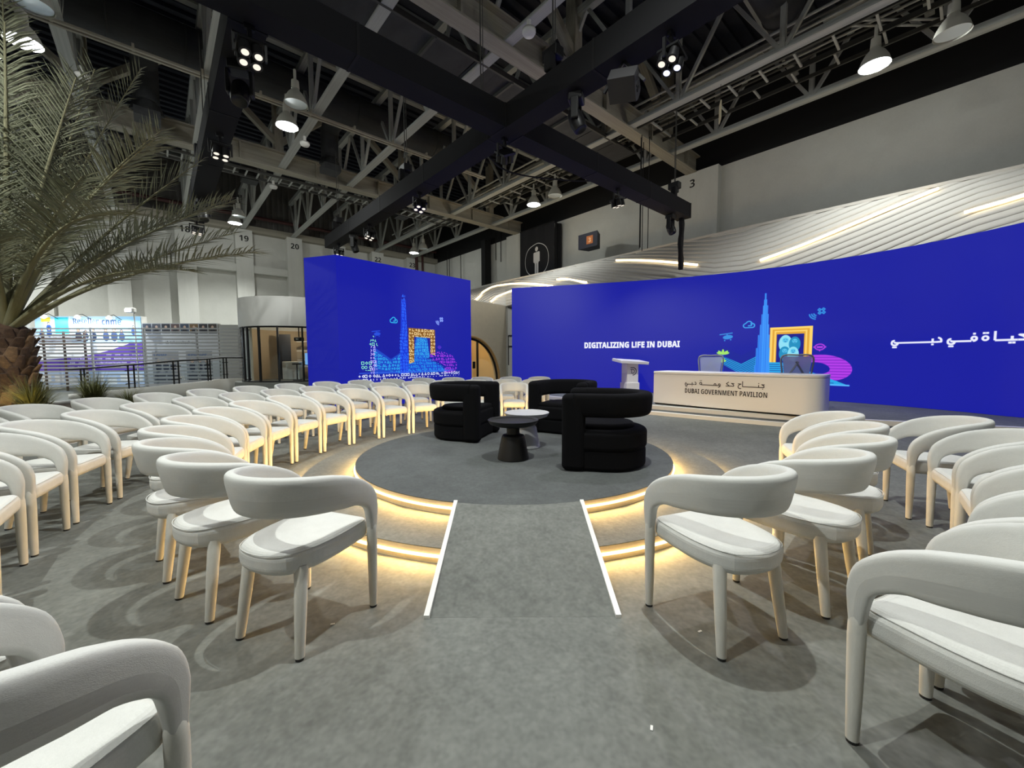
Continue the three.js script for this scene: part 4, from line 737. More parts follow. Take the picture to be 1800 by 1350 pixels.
// ---------------------------------------------------------------- ramp with railing, slat fence and trade booth at the left
{
  const P = [[-15.6, .16, -14.1], [-14.95, .215, -14.3], [-13.84, .32, -14.7], [-12.72, .43, -15.0], [-12.08, .5, -15.8], [-11.85, .556, -16.4], [-11.2, .556, -16.75]].map((p) => V3(...p));
  const c = new THREE.CatmullRomCurve3(P);
  const t = thing('ramp_wall', 'low white curved ramp wall below the black railing', 'wall', [0, 0, 0]);
  const rings = []; for (let k = 0; k <= 40; k++) { const p = c.getPoint(k / 40), T = c.getTangent(k / 40), n = V3(-T.z, 0, T.x).normalize(); rings.push([p.clone().addScaledVector(n, -.08).setY(0), p.clone().addScaledVector(n, -.08), p.clone().addScaledVector(n, .08), p.clone().addScaledVector(n, .08).setY(0)]); }
  mesh('parapet', loft(rings), MAT.whitePaint, t);
  const deck = []; for (let k = 0; k <= 24; k++) { const p = c.getPoint(k / 24); deck.push([p.clone().setY(.02), p.clone().setY(p.y - .03), p.clone().add(V3(.1, -.03, -1.0)), p.clone().add(V3(.1, 0, -1.0)).setY(.02)]); }
  mesh('ramp_deck', loft(deck), MAT.floor, t);
  const r = thing('railing', 'black handrail with glass panels on the ramp wall', 'railing', [0, 0, 0]);
  const up = (k, h) => { const p = c.getPoint(k); return p.setY(p.y + h); };
  mesh('handrail', tube(Array.from({ length: 21 }, (_, k) => up(k / 20, .86)), .03, 60, 8), MAT.blackMetal, r);
  const ks = [.1, .32, .52, .7, .86];
  for (const k of ks) for (const d of [-.012, .012]) { const a = up(k + d, 0); mesh('post', bar(a, up(k + d, .86), .035), MAT.blackMetal, r); for (const h of [.18, .66]) mesh('clamp', bar(up(k + d - .012, h), up(k + d + .012, h), .05, .03), MAT.blackMetal, r); }
  for (let k = 0; k < 4; k++) mesh('glass_panel', grid(8, 1, (a, b) => up(ks[k] + .02 + (ks[k + 1] - ks[k] - .04) * a, .1 + .66 * b)), MAT.glass, r);
}
{ // slat fence
  const t = thing('slat_fence', 'long grey horizontal slat fence in front of the trade booth', 'fence', [0, 0, 0]);
  const a = V3(-20.75, 0, -16.75), b = V3(-11.6, 0, -17.4), m = std({ color: 0xb2b4b7, roughness: .6 });
  for (let k = 0; k < 17; k++) mesh('slat', bar(a.clone().setY(.28 + k * .149), b.clone().setY(.28 + k * .149), .03, .062), m, t);
  for (const f of [.02, .09, .33, .56, .79, .98]) { const p = a.clone().lerp(b, f); mesh('post', bar(p.clone().add(V3(0, 0, -.05)), p.clone().add(V3(0, 2.72, -.05)), .06, .06), m, t); }
}
const booth = canvasTex(1024, 600, (x, W, Hh) => {                          // printed back wall of the booth
  x.fillStyle = '#dcebff'; x.fillRect(0, 0, W, Hh);
  x.fillStyle = '#a8d4f4'; x.fillRect(0, 0, 330, 150); x.fillStyle = '#f3d84a'; x.fillRect(60, 6, 90, 40); x.fillStyle = '#37c3d6'; x.fillRect(190, 8, 130, 140); x.fillStyle = '#bfe0fb'; x.fillRect(340, 0, 420, 220); x.fillStyle = '#9fd2f6'; x.fillRect(780, 0, 244, 220);
  x.fillStyle = '#24427a'; x.font = 'bold 62px serif'; x.fillText('Reseller', 360, 62); x.font = 'bold 74px sans-serif'; x.fillText('cnme', 640, 70);
  const fig = (cx, cy, s, suit, skin, hair) => { x.fillStyle = suit; x.beginPath(); x.ellipse(cx, cy + s * 1.5, s * .95, s * 1.25, 0, 0, 7); x.fill(); x.fillStyle = hair; x.beginPath(); x.arc(cx, cy - s * .08, s * .5, 0, 7); x.fill(); x.fillStyle = skin; x.beginPath(); x.ellipse(cx, cy + s * .08, s * .36, s * .44, 0, 0, 7); x.fill(); };
  for (const [cx, cy, s] of [[410, 116, 34], [480, 130, 30], [552, 118, 34]]) fig(cx, cy, s, '#1f2c46', '#b98a6c', '#20222c');
  for (const [cx, cy, s] of [[676, 122, 32], [756, 118, 34], [830, 128, 30]]) fig(cx, cy, s, '#3a4c74', '#c89a7c', '#3b2c28');
  for (const [cx, cy] of [[60, 110], [130, 60], [130, 104], [950, 90]]) fig(cx, cy, 26, '#2c4a86', '#c09a80', '#2a2a30');
  x.fillStyle = '#e8f0ff'; x.font = 'bold 26px sans-serif'; x.fillText('EVAD', 452, 200);
  x.fillStyle = '#ffffff'; x.fillRect(0, 226, W, 150); x.fillStyle = '#6a48b8'; poly(x, [[0, 370], [330, 350], [500, 330], [700, 290], [900, 230], [1024, 214], [1024, 470], [0, 470]]); x.fill();
  x.fillStyle = '#efeaff'; x.font = 'bold 20px sans-serif'; const w = ['cnme', 'Reseller', 'tahawul', 'Security', 'EVAD', 'cnme'];
  for (let j = 0; j < 4; j++) for (let i = 0; i < 9; i++) { const px = 330 + i * 84 - j * 12, py = 330 + j * 36; if (py > 360 || px > 620) x.fillText(w[(i + j * 2) % 6], px, py); }
  x.fillStyle = '#cfe2ff'; x.fillRect(0, 470, W, 130); x.fillStyle = '#ffffff'; for (let i = 0; i < 8; i++) x.fillRect(20 + i * 128, 490 + (i % 3) * 14, 92, 60);
});
const press = canvasTex(1024, 720, (x, W, Hh) => {
  x.fillStyle = '#b4b7bb'; x.fillRect(0, 0, W, Hh); let sd = 5; const r = () => { sd = (sd * 1664525 + 1013904223) >>> 0; return sd / 4294967296; };
  for (let i = 0; i < 8; i++) { const px = 8 + i * 127; x.fillStyle = ['#39404e', '#4b4f5a', '#2b2f3a', '#5a4a4c', '#3b4a5e', '#7a6244', '#3a3a40', '#4a4440'][i]; x.fillRect(px, 8, 116, 84); x.fillStyle = '#c3a896'; x.beginPath(); x.arc(px + 58, 44, 18, 0, 7); x.fill(); x.fillStyle = '#23252c'; x.beginPath(); x.ellipse(px + 58, 92, 36, 28, 0, Math.PI, 0); x.fill(); x.fillStyle = '#2c2e34'; x.fillRect(px, 100, 116, 16); }
  x.fillStyle = '#2a2c34'; x.font = 'bold 46px sans-serif'; x.fillText('cb tahawultech.com', 300, 236);
  for (const [px, head, f] of [[110, 'CNME', 'sans-serif'], [570, 'Reseller', 'serif']]) { x.fillStyle = '#86898e'; x.fillRect(px, 320, 360, 380); x.fillStyle = '#2e4a78'; x.font = 'bold 64px ' + f; x.fillText(head, px + 20, 384); for (let k = 0; k < 3; k++) { x.fillStyle = '#2a3040'; x.beginPath(); x.ellipse(px + 80 + k * 100, 500, 40, 60, 0, 0, 7); x.fill(); x.fillStyle = '#b09a8a'; x.beginPath(); x.arc(px + 80 + k * 100, 430, 24, 0, 7); x.fill(); } x.fillStyle = '#3c404a'; x.fillRect(px + 20, 590, 150, 20); x.fillRect(px + 190, 590, 150, 20); x.fillRect(px + 20, 640, 150, 30); x.fillRect(px + 190, 640, 150, 30); }
});
{
  const A0 = V3(-21.1, 0, -17.9), A1 = V3(-16.6, 0, -18.1), A2 = V3(-13.4, 0, -18.4), A3 = V3(-11.8, 0, -18.6);
  const panel = (p, q, y0, y1) => grid(1, 1, (s, h) => V3(p.x + (q.x - p.x) * s, y0 + (y1 - y0) * h, p.z + (q.z - p.z) * s));
  const t = thing('trade_booth_wall', 'brightly lit magazine booth wall with blue and purple print', 'booth wall', [0, 0, 0]);
  mesh('print', panel(A0, A1, .15, 3.28), std({ map: booth, roughness: .6 }), t);
  mesh('case', bar(A0.clone().add(V3(0, 1.71, -.17)), A1.clone().add(V3(0, 1.71, -.17)), .3, 3.16), MAT.whitePaint, t);
  const d = thing('press_wall', 'grey press wall with a row of portraits above two covers', 'booth wall', [0, 0, 0]);
  mesh('print', panel(A1.clone().add(V3(.04, 0, 0)), A2, .15, 2.98), std({ map: press, roughness: .7 }), d);
  mesh('case', bar(A1.clone().add(V3(.04, 1.56, -.12)), A2.clone().add(V3(0, 1.56, -.12)), .2, 2.84), MAT.whitePaint, d);
  const e = tag(mesh('plain_partition', bar(A2.clone().add(V3(.03, 1.5, -.1)), A3.clone().add(V3(0, 1.5, -.1)), .16, 2.85), std({ color: 0xa9aaa6, roughness: .8 })), 'plain grey partition between press wall and glass kiosk', 'partition');
  const lamp = (f, y, label) => { const p = A0.clone().lerp(A1, f), g = thing('booth_lamp', label, 'lamp', [p.x, y, p.z + .55], 0, 'arm lamps on the booth wall'); mesh('arm', [bar(V3(0, -.05, -.55), V3(0, .14, -.2), .02), bar(V3(0, .14, -.2), V3(0, .08, 0), .02)], MAT.blackMetal, g); mesh('lamp_head', lathe([[.11, -.02], [.1, .05], [.04, .09], [0, .09]], 18), MAT.whitePaint, g); mesh('bulb', new THREE.SphereGeometry(.09, 16, 10), glow(0xeaf6ff, 5), g); const L = new THREE.PointLight(0xdcecff, LV.booth * 3, 0, 2); L.position.set(p.x, y, p.z + .55); L.castShadow = true; scene.add(L); };
  lamp(.22, 3.22, 'leftmost lit arm lamp on the booth wall'); lamp(.53, 3.2, 'middle lit arm lamp on the booth wall'); lamp(.82, 3.17, 'right lit arm lamp on the booth wall');
  const s = thing('stand_lamp', 'white stand lamp at the right corner of the booth', 'lamp', [-16.5, 0, -17.7]); mesh('pole', bar(V3(0, 0, 0), V3(0, 3.4, 0), .05, .05, true), MAT.whitePaint, s); mesh('head', rbox(.4, .22, .2, .06, -.1, 3.5, .05), MAT.whitePaint, s); mesh('bulb', rbox(.26, .12, .04, .02, -.12, 3.48, .17), glow(0xeaf6ff, 4), s);
  const br = thing('booth_louvre', 'brown louvred canopy panel at the left of the booth', 'louvre', [0, 0, 0]); for (let k = 0; k < 7; k++) mesh('louvre_blade', box(1.9, .05, .12, -19.5, 1.65 + k * .13, -17.5), std({ color: 0x5a4438, roughness: .7 }), br); for (const dx of [-.9, 0, .9]) mesh('upright', box(.06, 2.6, .06, -19.5 + dx, 1.3, -17.56), std({ color: 0x5a4438, roughness: .7 }), br);
}
// ---------------------------------------------------------------- round glass kiosk
{
  const cx = -9.0, cz = -16.7, R = 1.85, y0 = .49, yg = 2.58, yt = 3.66;
  const t = thing('glass_kiosk', 'round kiosk with a deep white fascia over glass doors', 'kiosk', [cx, 0, cz]);
  mesh('plinth', cyl(R + .25, R + .3, y0, 0, y0 / 2, 0, 64), MAT.floor, t);
  mesh('fascia', lathe([[R - .12, yg], [R + .06, yg], [R + .06, yt], [R - .12, yt], [R - .12, yg]], 80), MAT.whitePaint, t);
  mesh('roof', cyl(R - .1, R - .1, .06, 0, yg + .2, 0, 48), MAT.whitePaint, t);
  const at = (px) => { const az = Math.atan((px - 900) / 705), d = Math.hypot(cx, cz), ca = Math.atan2(cx, -cz), off = az - ca, s = d * Math.sin(off) / R; const inc = Math.asin(Math.max(-1, Math.min(1, s))), dist = d * Math.cos(off) - R * Math.cos(inc); return Math.atan2(dist * Math.sin(az) - cx, -dist * Math.cos(az) - cz); };
  const angs = [431, 438, 458, 491, 534].map(at), mull = (a, w) => box(.06, yg - y0, w, 0, (yg + y0) / 2, R).rotateY(a);
  for (const a of angs) mesh('mullion', mull(a, .07), MAT.blackMetal, t);
  for (let k = 1; k < 7; k++) mesh('mullion', mull(angs[4] + k * .42, .07), MAT.blackMetal, t); mesh('mullion', mull(angs[0] - .5, .07), MAT.blackMetal, t);
  for (const y of [y0 + .03, yg - .03]) mesh('rail', new THREE.TorusGeometry(R, .03, 8, 90).rotateX(Math.PI / 2).translate(0, y, 0), MAT.blackMetal, t);
  const pane = (a0, a1) => mesh('pane', grid(6, 1, (s, h) => { const a = a0 + (a1 - a0) * s; return V3(R * Math.sin(a), y0 + (yg - y0) * h, R * Math.cos(a)); }), MAT.glass, t);
  for (let k = 0; k < 4; k++) pane(angs[k], angs[k + 1]); pane(angs[0] - .5, angs[0]); for (let k = 0; k < 3; k++) pane(angs[4] + k * .42, angs[4] + (k + 1) * .42);
  const inner = grid(30, 1, (s, h) => { const a = 2.3 + s * 3.3; return V3(1.55 * Math.sin(a), y0 + (yg - y0) * h, 1.55 * Math.cos(a)); });
  mesh('inner_wall', inner, std({ color: 0xb9a68a, roughness: .8, side: THREE.DoubleSide }), t);
  mesh('inner_panel', [box(.5, 1.9, .05, -.75, 1.45, -.55, .5)], std({ color: 0x2a2c33, roughness: .5 }), t); mesh('inner_counter', rbox(.7, .75, .45, .03, -.2, y0 + .38, -.2), MAT.whitePaint, t); for (const [x, z] of [[.9, .1], [.35, .55]]) mesh('stool', [cyl(.17, .17, .05, x, 1.15, z, 18), cyl(.025, .025, .62, x, .82, z, 8), cyl(.16, .16, .03, x, .51, z, 18)], MAT.blackMetal, t);
  mesh('display', rbox(.8, .5, .04, .01, .45, 1.35, -.7), glow(0x7fb4f0, .9), t); mesh('counter', rbox(1.0, .08, .4, .02, .4, 1.02, -.5), MAT.whitePaint, t); mesh('counter_leg', [box(.06, .5, .06, 0, .74, -.5), box(.06, .5, .06, .8, .74, -.5)], MAT.blackMetal, t);
  mesh('shelf', [box(.5, .03, .2, -.1, 1.3, -.9), box(.5, .03, .2, -.1, 1.7, -.9), box(.5, .03, .2, -.1, 2.1, -.9)], MAT.whitePaint, t);
  mesh('ceiling_lamp', cyl(.2, .2, .05, .1, yg + .12, 0, 20), glow(0xfff0d8, 2), t); const l = new THREE.PointLight(0xffe8c8, 2.4, 0, 2); l.position.set(cx + .1, yg - .1, cz); l.castShadow = true; scene.add(l);
  const pr = thing('ceiling_projector', 'dark projector hanging inside the glass kiosk', 'projector', [cx + .35, 2.15, cz + .3]); mesh('body', rbox(.3, .16, .26, .03), MAT.blackMetal, pr); mesh('lens', cyl(.05, .05, .06, 0, 0, .15, 14), MAT.reflector, pr); mesh('stem', bar(V3(0, .08, 0), V3(0, .5, 0), .03), MAT.blackMetal, pr);
}
// ---------------------------------------------------------------- beige wall with the arched glass door behind the screens
{
  const P0 = V3(-3.3, 0, -15.02), P1 = V3(-.27, 0, -19.1), d = P1.clone().sub(P0), L = d.length(), ang = Math.atan2(-d.z, d.x), c = L - 2.49 - .05, R = 2.0, cy = .28;
  const t = thing('arch_wall', 'beige wall with a round-arched glass door behind the screens', 'wall', [P0.x, 0, P0.z], ang);
  const s = new THREE.Shape(); s.moveTo(0, 0); s.lineTo(c - R, 0); s.lineTo(c - R, cy); s.absarc(c, cy, R, Math.PI, 0, true); s.lineTo(c + R, 0); s.lineTo(L, 0); s.lineTo(L, 3.8); s.lineTo(0, 3.8); s.closePath();
  mesh('wall_panel', new THREE.ExtrudeGeometry(s, { depth: .3, bevelEnabled: false, curveSegments: 40 }).translate(0, 0, -.3), MAT.beigeWall, t);
  const archTube = (r, k, mat, z) => { const pts = [V3(c - r, 0, z)]; for (let q = 0; q <= 24; q++) { const a = Math.PI * (1 - q / 24); pts.push(V3(c + r * Math.cos(a), cy + r * Math.sin(a), z)); } pts.push(V3(c + r, 0, z)); return mesh(k, tube(pts, .05, 90, 8), mat, t); };
  archTube(R - .02, 'arch_trim', std({ color: 0xb08d5c, roughness: .5 }), .02); archTube(R - .11, 'door_frame', MAT.blackMetal, -.05);
  for (const x of [c - .75, c + .55]) mesh('door_mullion', box(.07, 2.1, .07, x, 1.05, -.06), MAT.blackMetal, t);
  const g = new THREE.Shape(); g.absarc(c, cy, R - .14, 0, Math.PI); g.lineTo(c - R + .14, 0); g.lineTo(c + R - .14, 0); g.closePath(); mesh('door_glass', new THREE.ShapeGeometry(g, 40).translate(0, 0, -.08), MAT.glass, t);
  mesh('door_handle', rbox(.16, .3, .05, .02, c + .28, 1.05, -.02), MAT.blackMetal, t);
  mesh('inner_back', box(4.4, 3, .1, c, 1.5, -1.9), std({ color: 0xd9c093, roughness: .85 }), t); mesh('inner_side', [box(.1, 3, 1.6, c - 2.1, 1.5, -1.1), box(.1, 3, 1.6, c + 2.15, 1.5, -1.1), box(4.4, .1, 1.7, c, 2.9, -1.1)], std({ color: 0xd9c093, roughness: .85 }), t);
  const lp = V3(c, 2.6, -1.0); mesh('inner_lamp', cyl(.2, .2, .04, lp.x, 2.82, lp.z, 20), glow(0xffe6b8, 2), t); const w = t.localToWorld(lp.clone()); const l = new THREE.PointLight(0xffe6bc, 5, 0, 2); t.updateMatrixWorld(true); l.position.copy(lp.applyMatrix4(t.matrixWorld)); l.castShadow = true; scene.add(l);
  const p = thing('service_panel', 'pale wall strip with a black wall bracket beside the curved screen', 'wall', [0, 0, 0]); mesh('strip', bar(V3(-.2, 1.9, -19.3), V3(.5, 1.9, -19.6), .12, 3.8), MAT.whitePaint, p); mesh('bracket', [bar(V3(-.16, 1.0, -19.15), V3(-.16, 2.4, -19.15), .05), bar(V3(-.16, 2.4, -19.15), V3(.1, 2.4, -19.25), .05), bar(V3(-.16, 1.9, -19.15), V3(.1, 1.9, -19.25), .05)], MAT.blackMetal, p);
}
// ---------------------------------------------------------------- date palm in a planter with grasses
const PB = V3(-8.78, .5, -7.0);
{
  const t = thing('planter', 'low white round planter under the date palm', 'planter', [-8.75, 0, -7.05]);
  mesh('wall', lathe([[1.5, 0], [1.55, 0], [1.55, .52], [1.45, .52], [1.45, .46]], 64), MAT.whitePaint, t); mesh('soil', cyl(1.47, 1.47, .06, 0, .44, 0, 48), MAT.soil, t);
  const p = thing('date_palm', 'tall date palm with arching grey-green fronds at the left', 'palm tree', [PB.x, PB.y - .05, PB.z]);
  mesh('trunk', lathe([[.3, -.02], [.31, .3], [.31, .8], [.3, 1.2], [.26, 1.5], [.12, 1.62], [0, 1.63]], 28), MAT.bark, p);
  const scale = (() => { const g = new THREE.CylinderGeometry(.055, .12, .26, 8, 1); g.scale(1, 1, .42); return g; })();
  for (let j = 0; j < 9; j++) for (let k = 0; k < 12; k++) {
    const a = (k + (j % 2) * .5) / 12 * Math.PI * 2, y = .08 + j * .16, r = y < 1.1 ? .31 : .31 - (y - 1.1) * .12; const m = mesh('leaf_base', scale, (j * 5 + k * 3) % 4 ? MAT.bark : MAT.barkPale, p);
    m.position.set(r * Math.sin(a), y, r * Math.cos(a)); m.rotation.set(0, a, 0); m.rotateX(rr(.3, .62)); m.rotateZ(rr(-.2, .2)); m.scale.set(rr(.7, 1.05), rr(.8, 1.3), rr(.7, 1.1));
  }
  // fronds: quadratic curves from the crown with paired leaflets
  const crown = V3(0, 1.45, 0);
  function frond(mid, tip, len = .46, mat = MAT.leaf, from = .3, dens = 56) {
    const c = new THREE.QuadraticBezierCurve3(crown.clone().add(V3((mid.x - crown.x) * .06, 0, (mid.z - crown.z) * .06)), mid, tip);
    const f = new THREE.Group(); f.name = 'frond'; p.add(f);
    const rings = []; for (let k = 0; k <= 22; k++) { const u = k / 22, q = c.getPoint(u), T = c.getTangent(u), s = new THREE.Vector3().crossVectors(T, V3(0, 1, 0)).normalize(), b = new THREE.Vector3().crossVectors(s, T), w = .05 * (1 - u) ** 1.3 + .006; rings.push([0, 1, 2, 3, 4, 5].map((i) => { const g = i / 6 * 2 * Math.PI; return q.clone().addScaledVector(s, w * 1.3 * Math.cos(g)).addScaledVector(b, w * .8 * Math.sin(g)); })); }
    mesh('petiole', loft(rings), MAT.petiole, f);
    const pos = [], uv = [], nrm = [];
    for (let k = 0; k < dens; k++) for (const sd of [-1, 1]) {
      const u = from + (1 - from) * ((k + rnd() * .7) / dens), q = c.getPoint(Math.min(u, .998)), T = c.getTangent(Math.min(u, .998)), s = new THREE.Vector3().crossVectors(T, V3(0, 1, 0)).normalize(), b = new THREE.Vector3().crossVectors(s, T).normalize();
      const e = (u - from) / (1 - from), l = len * (.35 + 1.15 * Math.sin(Math.PI * (.16 + .72 * e)) ** 1.2) * rr(.85, 1.1) * .95;
      const dir = T.clone().multiplyScalar(.55 + .55 * e).addScaledVector(s, sd * rr(.75, .95)).addScaledVector(b, rr(.1, .5)).normalize();
      const side = new THREE.Vector3().crossVectors(dir, b).normalize(), w = rr(.010, .0145), m1 = q.clone().addScaledVector(dir, l * .45), e1 = q.clone().addScaledVector(dir, l).add(V3(0, -l * rr(.04, .2), 0));
      const up = b.clone().multiplyScalar(w * .6);
      const A = q.clone().addScaledVector(side, -w * .5), B = q.clone().addScaledVector(side, w * .5), C = m1.clone().addScaledVector(side, -w), D = m1.clone().addScaledVector(side, w), M = m1.clone().sub(up);
      for (const tri of [[A, q, M], [A, M, C], [q, B, D], [q, D, M], [C, M, e1], [M, D, e1]]) { const n = tri[1].clone().sub(tri[0]).cross(tri[2].clone().sub(tri[0])).normalize(); for (const v of tri) { pos.push(v.x, v.y, v.z); nrm.push(n.x, n.y, n.z); uv.push(v.x * .7, v.y * .7); } }
    }
    const g = new THREE.BufferGeometry(); g.setAttribute('position', new THREE.Float32BufferAttribute(pos, 3)); g.setAttribute('normal', new THREE.Float32BufferAttribute(nrm, 3)); g.setAttribute('uv', new THREE.Float32BufferAttribute(uv, 2));
    mesh('leaflets', g, mat, f).userData.kind = 'stuff';
  }
  const loc = (a) => V3(a[0] - PB.x, a[1] - PB.y + .05, a[2] - PB.z);
  for (const [m, e, len, mat, from] of [
    [[-8.35, 4.3, -6.9], [-7.5, 6.7, -6.3], .6, 'leaf', .28], [[-7.9, 3.9, -6.8], [-6.5, 5.6, -6.3], .58, 'leaf', .3], [[-8.3, 4.4, -7.6], [-7.0, 6.9, -8.0], .5, 'leaf', .3], [[-7.2, 3.5, -6.4], [-4.95, 4.45, -5.8], .58, 'leaf', .3],
    [[-7.1, 3.7, -6.2], [-5.15, 3.3, -5.4], .55, 'leaf', .3], [[-7.9, 3.5, -7.8], [-5.9, 4.7, -8.6], .5, 'leaf', .35], [[-7.3, 3.3, -7.0], [-5.0, 4.2, -7.4], .52, 'leaf', .4], [[-7.1, 2.95, -7.0], [-4.4, 3.2, -7.0], .5, 'leaf', .42],
    [[-6.9, 3.0, -6.6], [-5.0, 2.75, -6.3], .46, 'leaf', .42], [[-8.7, 4.2, -7.5], [-8.7, 6.9, -8.2], .55, 'leaf', .3], [[-9.1, 4.0, -7.0], [-10.1, 5.6, -7.0], .55, 'leaf', .3], [[-8.8, 3.4, -6.5], [-9.95, 3.5, -5.6], .55, 'leaf', .3],
    [[-9.4, 4.4, -7.8], [-10.5, 7.4, -8.5], .5, 'leaf', .3], [[-8.3, 3.9, -6.3], [-7.3, 4.9, -4.9], .55, 'leaf', .3], [[-8.9, 3.7, -6.2], [-9.0, 5.0, -4.9], .55, 'leaf', .3], [[-7.6, 3.6, -7.4], [-6.1, 5.3, -8.2], .5, 'leaf', .32],
    [[-9.6, 3.6, -7.6], [-11.6, 4.4, -8.3], .5, 'leaf', .3], [[-9.3, 3.2, -6.6], [-11.2, 3.4, -6.2], .5, 'leaf', .3], [[-8.5, 3.4, -8.2], [-8.0, 4.8, -10.0], .5, 'leaf', .3], [[-9.2, 3.3, -8.0], [-10.4, 4.0, -9.6], .5, 'leaf', .3],
    [[-8.1, 3.4, -6.4], [-6.7, 3.9, -5.2], .5, 'leaf', .3], [[-7.8, 4.2, -7.0], [-6.9, 6.2, -7.0], .52, 'leaf', .3], [[-8.5, 4.5, -6.8], [-8.2, 7.0, -6.0], .55, 'leaf', .28], [[-7.5, 3.1, -7.6], [-5.5, 3.9, -8.2], .46, 'leaf', .4], [[-7.9, 4.3, -6.5], [-6.9, 6.0, -5.8], .55, 'leaf', .3], [[-8.6, 4.0, -6.4], [-8.1, 5.6, -5.2], .55, 'leaf', .3], [[-7.6, 3.9, -6.9], [-5.7, 5.1, -6.8], .55, 'leaf', .32], [[-7.5, 3.4, -6.5], [-5.9, 3.9, -5.7], .52, 'leaf', .3], [[-7.9, 3.2, -6.3], [-6.8, 3.0, -5.2], .5, 'leaf', .35], [[-7.7, 3.7, -7.6], [-6.3, 4.5, -8.6], .5, 'leaf', .32]]) frond(loc(m), loc(e), len, MAT[mat], from);
}
function grassClump(x, z, n, h, spread, mat, label) {
  const t = thing('ornamental_grass', label, 'grass', [x, .46, z], 0, 'grasses around the palm'), pos = [], nrm = [], uv = [];
  for (let k = 0; k < n; k++) {
    const a = rr(0, 6.283), r0 = rr(0, .12), L = h * rr(.6, 1.1), lean = spread * rr(.25, 1), w = rr(.004, .008); const dir = V3(Math.cos(a), 0, Math.sin(a)), sd = V3(-dir.z, 0, dir.x); let prev = null;
    for (let q = 0; q <= 4; q++) { const f = q / 4, p = V3(dir.x * (r0 + lean * f * f), L * (f - .28 * f * f * lean / .3), dir.z * (r0 + lean * f * f)), ww = w * (1 - f * .9), l = p.clone().addScaledVector(sd, -ww), r = p.clone().addScaledVector(sd, ww); if (prev) for (const v of [prev[0], prev[1], r, prev[0], r, l]) { pos.push(v.x, v.y, v.z); nrm.push(dir.x * .6, .8, dir.z * .6); uv.push(v.x * 3, v.y * 3); } prev = [l, r]; }
  }
  const g = new THREE.BufferGeometry(); g.setAttribute('position', new THREE.Float32BufferAttribute(pos, 3)); g.setAttribute('normal', new THREE.Float32BufferAttribute(nrm, 3)); g.setAttribute('uv', new THREE.Float32BufferAttribute(uv, 2));
  mesh('blades', g, mat, t).userData.kind = 'stuff';
}
grassClump(-7.75, -6.45, 520, .78, .46, MAT.grassBlade, 'sunny yellow-green grass clump lit at the palm foot'); grassClump(-7.7, -7.35, 520, .8, .4, MAT.grassBlade, 'dark bushy grass clump right of the palm'); grassClump(-8.15, -6.0, 300, .5, .4, MAT.grassBlade, 'grass clump in front of the palm trunk'); grassClump(-7.6, -7.9, 200, .4, .3, MAT.grassBlade, 'low grass tuft at the right edge of the planter');
grassClump(-8.0, -6.75, 260, .5, .3, MAT.grassBlade, 'short grass close to the palm trunk');
{ const t = thing('garden_spike_light', 'small warm spike light among the palm grasses', 'lamp', [-8.0, .46, -6.15]); mesh('spike', bar(V3(0, 0, 0), V3(0, .1, 0), .02), MAT.blackMetal, t); mesh('lamp_head', cyl(.04, .05, .08, 0, .13, 0, 14), MAT.blackMetal, t); mesh('lens', cyl(.034, .034, .01, 0, .172, 0, 14), glow(0xffdf8a, 3), t); const L = new THREE.PointLight(0xffdc80, LV.grass, 0, 2); L.position.set(-8.0, .68, -6.15); L.castShadow = true; scene.add(L); }
// ---------------------------------------------------------------- signs on the right hall wall
{
  const t = thing('restroom_banner', 'black hanging banner with a white standing-figure symbol', 'banner', [0, 0, 0], HA);
  const u = 16.15, v0 = 14.9, v1 = 17.6, yT = 8.55, yB = 5.7;
  const bt = canvasTex(512, 560, (x, W, Hh) => { x.fillStyle = '#15161c'; x.fillRect(0, 0, W, Hh); x.strokeStyle = x.fillStyle = '#d8d8da'; x.lineWidth = 7; x.save(); x.translate(256, 345); x.beginPath(); x.arc(0, 0, 176, 0, 7); x.stroke(); x.beginPath(); x.arc(0, -118, 26, 0, 7); x.fill(); x.beginPath(); x.roundRect(-52, -86, 104, 26, 13); x.fill(); x.fillRect(-36, -86, 72, 120); x.beginPath(); x.roundRect(-52, -84, 20, 108, 10); x.roundRect(32, -84, 20, 108, 10); x.fill(); x.fillRect(-32, 20, 28, 130); x.fillRect(4, 20, 28, 130); x.restore(); });
  mesh('cloth', grid(30, 2, (s, h) => V3(u + .03 * Math.sin(s * 19), yB + (yT - yB) * h, -(v1 + (v0 - v1) * s))), std({ map: bt, roughness: .9, side: THREE.DoubleSide }), t);
  mesh('batten', bar(hp(u, yT + .03, v0), hp(u, yT + .03, v1), .06), MAT.blackMetal, t); mesh('side_cloth', grid(12, 2, (s, h) => V3(u + .04 + s * .5, yB + (yT - yB) * h, -(v0 - .05 * Math.sin(s * 9)))), MAT.drape, t);
}
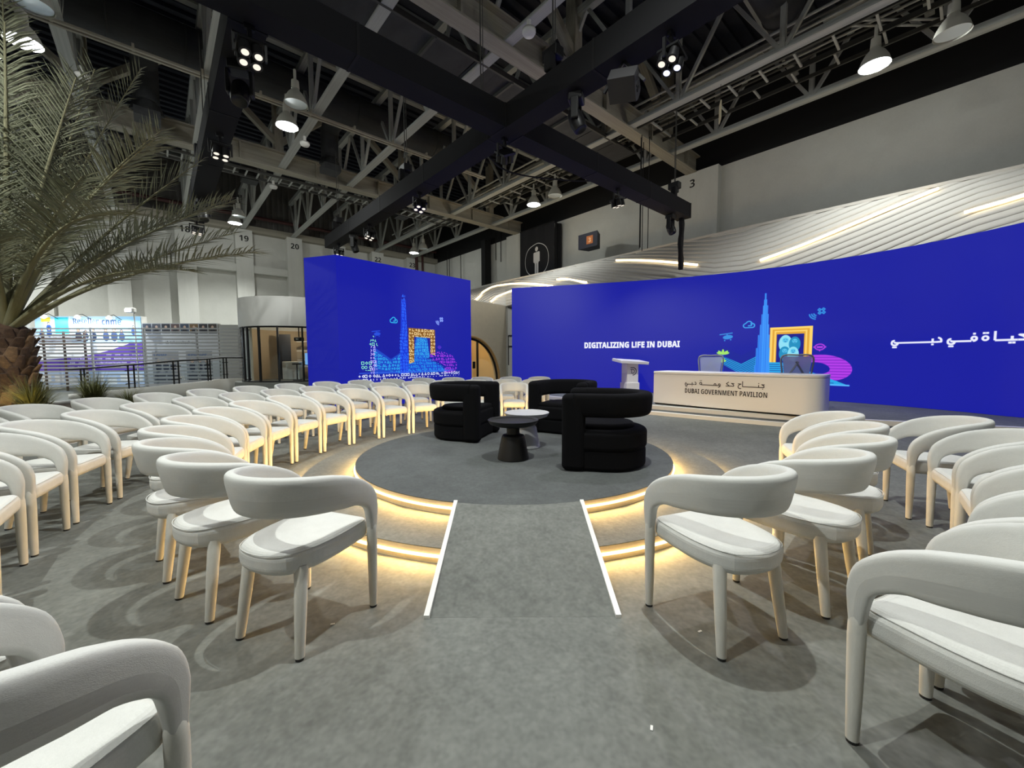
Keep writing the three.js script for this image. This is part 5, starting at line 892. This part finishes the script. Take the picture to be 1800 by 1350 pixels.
{
  const c = hallP(15.75, 0, 11.9), t = thing('hall_number_sign', 'dark blue wedge sign with orange 3 on the wall', 'sign', [c.x, 6.75, c.z], HA - Math.PI / 2);
  const s = new THREE.Shape([[-.5, 0], [.5, 0], [-.1, .75]].map(([a, b]) => new THREE.Vector2(a, b)));
  const sq = (txt) => canvasTex(128, 128, (x) => { x.fillStyle = '#b5652a'; x.fillRect(0, 0, 128, 128); x.fillStyle = '#e8c79a'; x.font = 'bold 96px sans-serif'; x.textAlign = 'center'; x.textBaseline = 'middle'; x.fillText(txt, 64, 68); });
  const navy = std({ color: 0x10142c, roughness: .6 });
  const sh = new THREE.Shape([[-.55, 0], [.55, 0], [.25, .6], [-.4, .6]].map(([a, b]) => new THREE.Vector2(a, b)));
  mesh('case', new THREE.ExtrudeGeometry(sh, { depth: .66, bevelEnabled: false }).rotateX(-Math.PI / 2).translate(0, -.33, .6), navy, t);
  mesh('number_panel', new THREE.PlaneGeometry(.36, .36).translate(.12, 0, .606), std({ map: sq('3'), emissive: 0xffffff, emissiveMap: sq('3'), emissiveIntensity: .2, roughness: .6 }), t);
}
{ // black upright on the wall and hanging rods
  const t = tag(mesh('black_upright', box(.5, 5.2, .4, 16.5, 6.4, -21.3), MAT.darkWall), 'black upright strip on the right wall beside the banner', 'upright'); t.rotation.y = HA;
  const r = hallThing('hanging_rods', 'thin dark rods hanging against the right wall', 'rods'); for (const [v, y0] of [[26.2, 6.2], [25.9, 6.2], [24.4, 6.6], [20.4, 7.6], [19.9, 7.4]]) mesh('rod', bar(hp(16.6, y0, v), hp(16.6, 9.3, v), .05, .05, true), MAT.darkWall, r);
  const w = hallThing('drop_cables', 'bundle of black cables dropping from the right rig end', 'cables'); for (const [du, dv] of [[0, 0], [.12, .1], [.3, -.1], [.45, .2]]) mesh('cable', bar(hp(12.2 + du, 5.0, 7.4 + dv), hp(12.2 + du, 8.6, 7.4 + dv), .025, .025, true), MAT.blackMatt, w);
}
{ // litter on the floor near the right front chair
  for (const [x, z, a, l] of [[.95, -1.95, .4, 'small white paper scrap under the right front chair'], [.52, -1.42, 1.2, 'tiny white scrap on the floor right of the ramp'], [-.95, -2.02, .2, 'tiny white scrap under the left front chair']]) tag(mesh('paper_scrap', rbox(.022, .003, .01, .001, 0, .0016, 0).rotateY(a).translate(x, 0, z), MAT.whitePaint), l, 'litter');
}
scene.traverse((o) => { if (o.isMesh && !o.name) throw new Error('unnamed mesh'); });
renderer.render(scene, camera);
